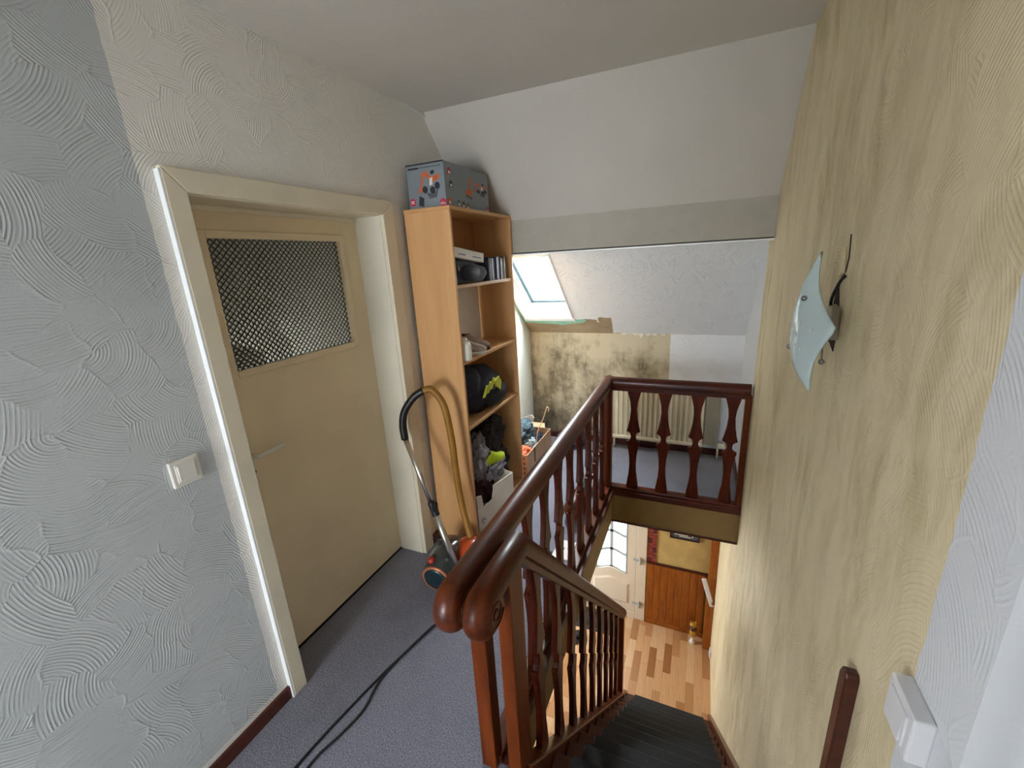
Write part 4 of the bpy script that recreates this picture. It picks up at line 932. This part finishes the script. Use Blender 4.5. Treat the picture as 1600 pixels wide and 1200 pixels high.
# ================================================================== WALL LAMP
lp = thing('wall_lamp', (XR, 1.36, 1.30), 'pale blue curved glass wall lamp hanging loose on the beige wall', 'lamp')
Tp, Bp, Rp, Lp = Vector((0.262, 1.294, 1.683)), Vector((0.262, 1.222, 1.350)), Vector((0.287, 1.180, 1.511)), Vector((0.228, 1.348, 1.470))
def bez(a, m, b, t): c = m*2-(a+b)*0.5; return a*(1-t)**2+c*2*t*(1-t)+b*t*t
bm = nb(); nr, nc = 24, 12; grid = []
for i in range(nr+1):
    t = i/nr; L_ = bez(Bp, Lp, Tp, t)
    if t < 0.49: q = t/0.49; Rr = Bp.lerp(Rp, q)+(Lp-Rp).normalized()*0.030*math.sin(math.pi*q)
    else: q = (t-0.49)/0.51; Rr = Rp.lerp(Tp, q)+(Lp-Rp).normalized()*0.034*math.sin(math.pi*q)
    row = []
    for j in range(nc+1):
        s = j/nc; p = L_.lerp(Rr, s); p.x -= 0.022*math.sin(math.pi*s)*math.sin(math.pi*t); row.append(bm.verts.new(p))
    grid.append(row)
for i in range(nr):
    for j in range(nc): bm.faces.new((grid[i][j], grid[i][j+1], grid[i+1][j+1], grid[i+1][j]))
bmesh.ops.remove_doubles(bm, verts=bm.verts, dist=1e-4)
gs = link('glass_shade', bm, 'lampglass', lp, smooth=True); m = gs.modifiers.new('solid', 'SOLIDIFY'); m.thickness = 0.005; m.offset = 0
for (t, s) in ((0.55, 0.30), (0.48, 0.40), (0.50, 0.72), (0.36, 0.34), (0.62, 0.46), (0.27, 0.42)):
    p = bez(Bp, Lp, Tp, t).lerp(Rp, s); p.x -= 0.022*math.sin(math.pi*s)*math.sin(math.pi*t)+0.004
    bm = nb(); lathe(bm, [(0.0045, 0), (0.0045, 0.002)], p, (-1, -0.15, 0), 10); link('glass_dot', bm, 'pr_white', lp)
for p in ((0.236, 1.285, 1.572), (0.228, 1.345, 1.437), (0.272, 1.20, 1.43)):
    bm = nb(); sphere(bm, p, 0.007, sub=2); tube(bm, [p, (XR-0.045, 1.30, 1.50)], 0.0022, 6); link('clip', bm, 'steel', lp, smooth=True)
bm = nb(); prism(bm, [(1.345, 1.455), (1.400, 1.460), (1.405, 1.545), (1.355, 1.540)], 'x', XR-0.022, XR-0.001); link('mount_plate', bm, 'radgrey', lp, bevel=0.004)
bm = nb(); tube(bm, catmull([(XR-0.003, 1.40, 1.51), (XR-0.02, 1.385, 1.55), (XR-0.012, 1.37, 1.60), (XR-0.003, 1.36, 1.62)], 5), 0.004, 6); link('wire', bm, 'black', lp, smooth=True)
# broken plaster around the lamp (part of the wall)
rw = bpy.data.objects['wall_right']
bm = nb(); prism(bm, [(1.375, 1.42), (1.43, 1.44), (1.445, 1.52), (1.420, 1.60), (1.400, 1.57), (1.365, 1.50)], 'x', XR-0.002, XR+0.001); link('broken_patch', bm, 'hole', rw)
bm = nb(); tube(bm, [(XR-0.0005, y, z) for y, z in ((1.375, 1.72), (1.362, 1.665), (1.372, 1.630), (1.400, 1.612), (1.418, 1.575), (1.43, 1.545))], 0.0022, 5); link('crack', bm, 'hole', rw)
bm = nb(); prism(bm, [(1.372, 1.626), (1.402, 1.612), (1.414, 1.655), (1.392, 1.692)], 'x', XR-0.010, XR-0.001); link('lifted_plaster', bm, 'wall_right', rw, bevel=0.003)

# ================================================================== RADIATOR
rd = thing('radiator', (-0.28, 3.68, 0.1), 'cream fluted panel radiator on the knee wall behind the balustrade', 'radiator')
rx0, rx1, rz0, rz1 = -0.70, 0.085, 0.105, 0.615
pts = []; n = 19; wdt = (rx1-rx0)/n
for i in range(n):
    a = rx0+i*wdt; pts += [(a, 3.655), (a+wdt*0.28, 3.655), (a+wdt*0.42, 3.637), (a+wdt*0.86, 3.637)]
bm = nb(); prism(bm, pts+[(rx1, 3.655), (rx1, 3.70), (rx0, 3.70)], 'z', rz0+0.03, rz1-0.02); link('fluted_panel', bm, 'rad', rd)
box('top_cover', 'rad', rd, rx0-0.004, rx1+0.004, 3.636, 3.705, rz1-0.02, rz1, bevel=0.004); box('bottom_rail', 'rad', rd, rx0-0.004, rx1+0.004, 3.632, 3.705, rz0, rz0+0.036, bevel=0.010, seg=3)
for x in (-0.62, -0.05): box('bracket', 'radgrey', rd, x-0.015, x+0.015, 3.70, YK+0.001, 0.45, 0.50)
for x in (-0.66, 0.04):
    bm = nb(); tube(bm, [(x, 3.69, rz0+0.01), (x, 3.69, 0.0)], 0.009, 10); link('pipe', bm, 'rad', rd, smooth=True)
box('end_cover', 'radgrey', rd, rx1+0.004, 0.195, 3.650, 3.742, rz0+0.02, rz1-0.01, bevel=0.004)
box('heat_meter', 'radgrey', rd, 0.115, 0.165, 3.640, 3.651, 0.56, 0.60, bevel=0.003)
bm = nb(); lathe(bm, [(0.022, 0), (0.024, 0.01), (0.024, 0.04), (0.018, 0.05)], (0.205, 3.675, 0.125), (1, -0.4, 0), 18); link('valve', bm, 'rad', rd, smooth=True)
bm = nb(); tube(bm, [(0.205, 3.68, 0.12), (0.205, 3.68, 0.0)], 0.009, 10); link('pipe', bm, 'rad', rd, smooth=True)

# ================================================================== THINGS IN THE ALCOVE
cx0, cx1, cy0, cy1, chh = -1.455, -1.165, 2.785, 3.36, 0.245
ct = thing('clothes_carton', (-1.31, 3.05, 0), 'open pale brown cardboard box full of clothes behind the bookcase', 'box')
for b in ((cx0, cx1, cy0, cy0+0.005), (cx0, cx1, cy1-0.005, cy1), (cx0, cx0+0.005, cy0+0.005, cy1-0.005), (cx1-0.005, cx1, cy0+0.005, cy1-0.005)): box('wall_panel', 'kraft', ct, *b, 0.0, chh)
box('base_panel', 'kraft', ct, cx0, cx1, cy0, cy1, 0, 0.004)
for i in range(5):
    bm = nb(); zz = 0.03+i*0.042; prism(bm, [(cx1-0.050, zz), (cx1-0.014, zz+0.008), (cx1-0.020, zz+0.030), (cx1-0.044, zz+0.026)], 'y', cy0-0.0008, cy0+0.001); link('printed_mark', bm, 'kraftprint', ct)
bm = nb(); prism(bm, [(cy0+0.15, chh), (cy0+0.175, chh), (cy0+0.175, chh-0.13), (cy0+0.155, chh-0.13)], 'x', cx1-0.001, cx1+0.001); link('handle_slot', bm, 'darkfab', ct)
bm = nb(); prism(bm, [(cx0+0.002, cy1-0.01), (cx0+0.24, cy1-0.01), (cx0+0.20, cy1+0.10), (cx0+0.03, cy1+0.10)], 'z', chh, chh+0.004, mtx=Matrix.Translation((0, 0, 0))); link('lid_flap', bm, 'kraft', ct)
for nme, c, szz, m_, lb, s_ in (('denim_garment', (-1.345, 3.10, 0.285), (0.10, 0.19, 0.10), 'denim', 'slate-blue garment on top of the clothes box', 21),
    ('coral_garment', (-1.235, 2.90, 0.175), (0.06, 0.10, 0.08), 'coral', 'coral orange garment at the front of the clothes box', 22),
    ('pale_garment', (-1.245, 3.06, 0.19), (0.065, 0.09, 0.075), 'lightfab', 'pale blue-grey garment beside the coral one in the clothes box', 23),
    ('navy_garment', (-1.25, 3.22, 0.16), (0.075, 0.11, 0.09), 'navy', 'dark navy garment at the back of the clothes box', 24),
    ('black_garment', (-1.36, 2.92, 0.12), (0.085, 0.10, 0.10), 'blackfab', 'black garment half hidden in the clothes box corner', 25)):
    tag(crumple(nme, c, szz, m_, None, 0.26, 2.4, s_, 5, 0.006), lb, 'garment', 'clothes in the cardboard box')
bm = nb(); tube(bm, catmull([(-1.185, 3.03, 0.20), (-1.175, 3.06, 0.33), (-1.140, 3.10, 0.43), (-1.115, 3.12, 0.515), (-1.105, 3.12, 0.535), (-1.092, 3.12, 0.520), (-1.098, 3.12, 0.500)], 6), 0.0042, 8)
tag(link('wire_hook', bm, 'kraft', smooth=True), 'thin pale wire hook sticking up out of the clothes box', 'hook')
bm = nb(); prism(bm, [(-1.452, 0.19), (-1.40, 0.19), (-1.305, 0.345), (-1.33, 0.372), (-1.43, 0.33)], 'y', 3.325, 3.333)
tag(link('paper_sheet', bm, 'paperwhite'), 'white folded paper sheet sticking up at the back of the clothes box', 'paper')
pb = thing('purple_bag', (-1.02, 3.56, 0), 'dark purple soft bag on the carpet against the stained wall', 'bag')
crumple('bag_body', (-1.03, 3.585, 0.075), (0.155, 0.10, 0.085), 'purple', pb, 0.14, 2.0, 31, 4, 0.002)
bm = nb(); tube(bm, catmull([(-1.13, 3.60, 0.12), (-1.08, 3.62, 0.17), (-0.98, 3.62, 0.17), (-0.93, 3.60, 0.12)], 6), 0.008, 8); link('strap', bm, 'blackfab', pb, smooth=True)
bm = nb(); tube(bm, catmull([(-0.92, 3.71, 0.17), (-0.80, 3.705, 0.10), (-0.755, 3.69, 0.085), (-0.748, 3.67, 0.06), (-0.748, 3.65, 0.008), (-0.80, 3.55, 0.006), (-0.86, 3.45, 0.006)], 6), 0.006, 8)
tag(link('black_cable', bm, 'cord', smooth=True), 'black cable bent down the knee wall beside the radiator', 'cable')
# furled umbrella lying against the balustrade
um = thing('umbrella', (-0.70, 2.95, 0), 'dark grey furled umbrella leaning inside the landing balustrade', 'umbrella')
ua, ub = Vector((-0.700, 2.62, 0.03)), Vector((-0.690, 3.22, 0.215)); ud = (ub-ua).normalized()
bm = nb(); L = (ub-ua).length; lathe(bm, [(0.004, 0), (0.014, 0.03), (0.030, 0.20), (0.034, 0.34), (0.022, L-0.08), (0.014, L-0.04)], ua, ud, 16); link('furled_canopy', bm, 'darkfab', um, smooth=True)
bm = nb(); tube(bm, [ua-ud*0.02, ub], 0.005, 8); link('shaft', bm, 'steel', um, smooth=True)
bm = nb(); tube(bm, catmull([ub-ud*0.04, ub, ub+ud*0.05, ub+Vector((0.0, 0.085, 0.010)), ub+Vector((-0.01, 0.10, -0.035)), ub+Vector((-0.01, 0.07, -0.05))], 6), 0.010, 10); link('crook_handle', bm, 'black', um, smooth=True)
for q in (0.42, 0.62, 0.80, 0.93):
    bm = nb(); sphere(bm, ua+(ub-ua)*q+Vector((0.026, -0.006, 0.012)), 0.010, sub=2); link('white_bead', bm, 'pr_white', um, smooth=True)
lb = thing('leather_bag', (-0.69, 2.46, 0), 'brown leather bag on the carpet behind the long balustrade', 'bag')
crumple('bag_body', (-0.70, 2.50, 0.072), (0.072, 0.16, 0.08), 'leather', lb, 0.10, 1.8, 41, 4, 0.002)
bm = nb(); tube(bm, catmull([(-0.70, 2.40, 0.13), (-0.70, 2.44, 0.19), (-0.70, 2.54, 0.19), (-0.70, 2.60, 0.13)], 6), 0.007, 8); link('bag_handle', bm, 'leather', lb, smooth=True)
pc = box('paper_card', 'paperwhite', None, -0.72, -0.612, 2.02, 2.19, 0.0005, 0.010, bevel=0.002)
tag(pc, 'small white printed card lying by the foot of the balusters', 'card')
for i in range(2): box('printed_mark', 'pr_grey', pc, -0.68+i*0.03, -0.665+i*0.03, 2.09+0.02*i, 2.12+0.02*i, 0.0095, 0.0105)

# ================================================================== THINGS IN THE HALL
pic = thing('picture_frame', (0, YH, -1.36), 'dark framed grey landscape picture on the yellow hall wall', 'picture')
q = (-0.155, 0.148, -1.352, -1.125)
for b in ((q[0], q[0]+0.014, q[2], q[3]), (q[1]-0.014, q[1], q[2], q[3]), (q[0]+0.014, q[1]-0.014, q[2], q[2]+0.014), (q[0]+0.014, q[1]-0.014, q[3]-0.014, q[3])): box('frame_strip', 'frame', pic, b[0], b[1], YH-0.018, YH+0.001, b[2], b[3], bevel=0.002)
box('print', 'pr_grey', pic, q[0]+0.014, q[1]-0.014, YH-0.010, YH-0.004, q[2]+0.014, q[3]-0.014)
for i, (a, b, zz) in enumerate(((-0.11, 0.03, -1.300), (-0.06, 0.06, -1.318), (-0.02, 0.05, -1.275), (0.07, 0.082, -1.31))): box('print_detail', 'pr_white', pic, a, b, YH-0.0108, YH-0.0095, zz, zz+(0.010 if i < 3 else 0.05))
wp = thing('wall_paddle', (0.30, 4.20, -1.98), 'slim white bar held at a tilt by a bracket on the pine door post', 'wall fitting')
R = Matrix.Translation((0.306, 4.185, -1.945)) @ Matrix.Rotation(math.radians(-17), 4, 'Y')
bm = nb(); bbox(bm, -0.024, 0.024, -0.012, 0.012, -0.02, 0.325, mtx=R); link('bar', bm, 'switchr', wp, bevel=0.010, seg=3)
bm = nb(); tube(bm, [(0.318, 4.19, -1.915), (XR+0.002, 4.19, -1.905)], 0.016, 12); sphere(bm, (0.318, 4.172, -1.915), 0.018); link('bracket', bm, 'brass', wp, smooth=True)
fg = thing('cat_figurine', (0.150, 4.27, ZF), 'slim amber and brown cat figurine standing by the wainscot', 'figurine')
gx, gy = 0.150, 4.27
bm = nb(); lathe(bm, [(0.030, 0.001), (0.030, 0.02), (0.016, 0.03), (0.018, 0.07), (0.026, 0.10)], (gx, gy, ZF), seg=18); link('legs', bm, 'paperwhite', fg, smooth=True)
bm = nb(); lathe(bm, [(0.026, 0.095), (0.034, 0.12), (0.036, 0.15), (0.026, 0.18), (0.018, 0.195)], (gx, gy, ZF), seg=18); link('body', bm, 'amber', fg, smooth=True)
bm = nb(); lathe(bm, [(0.020, 0.175), (0.040, 0.19), (0.040, 0.205), (0.018, 0.222)], (gx, gy, ZF), seg=18); link('collar', bm, 'brownglaze', fg, smooth=True)
bm = nb(); sphere(bm, (gx, gy, ZF+0.252), 0.040, (1, 0.9, 0.85), 3); lathe(bm, [(0.012, 0), (0.0, 0.032)], (gx-0.022, gy, ZF+0.278), (-0.2, 0, 1), 8); lathe(bm, [(0.012, 0), (0.0, 0.032)], (gx+0.022, gy, ZF+0.278), (0.2, 0, 1), 8); link('head', bm, 'amber', fg, smooth=True)
for s in (-1, 1):
    bm = nb(); sphere(bm, (gx+s*0.015, gy-0.034, ZF+0.258), 0.006); link('eye', bm, 'black', fg, smooth=True)
bm = nb(); tube(bm, catmull([(gx+0.02, gy, ZF+0.12), (gx+0.06, gy+0.01, ZF+0.10), (gx+0.10, gy+0.01, ZF+0.085)], 5), 0.006, 8); link('tail', bm, 'amber', fg, smooth=True)
dm = thing('doormat', (-0.93, 4.15, ZF), 'charcoal doormat with scroll pattern in front of the front door', 'doormat')
box('mat_base', 'doormat', dm, -1.24, -0.64, 4.03, 4.36, ZF+0.0005, ZF+0.012, bevel=0.004)
for i in range(5):
    for j in range(2):
        c_ = Vector((-1.17+i*0.115, 4.12+j*0.15, ZF+0.012)); bm = nb()
        tube(bm, [c_+Vector((math.cos(a*0.6)*(0.012+0.0026*a), math.sin(a*0.6)*(0.012+0.0026*a), 0)) for a in range(16)], 0.005, 6); link('scroll', bm, 'black', dm, smooth=True)
sl = thing('slipper', (-1.08, 3.86, ZF), 'black slipper on the hall floor near the doormat', 'slipper')
bm = nb(); prism(bm, [(-1.13+0.045+0.045*math.cos(a*math.pi/10), 3.87+0.10*math.sin(a*math.pi/10)) for a in range(20)], 'z', ZF+0.001, ZF+0.022); link('sole', bm, 'black', sl, bevel=0.004)
bm = nb(); lathe(bm, [(0.046, -0.05), (0.048, 0.0), (0.046, 0.04), (0.041, 0.045), (0.041, -0.05)], (-1.085, 3.885, ZF+0.020), (0, 1, 0), 20)
for v in bm.verts: v.co.z = max(v.co.z, ZF+0.012)
link('strap', bm, 'blackfab', sl, smooth=True)
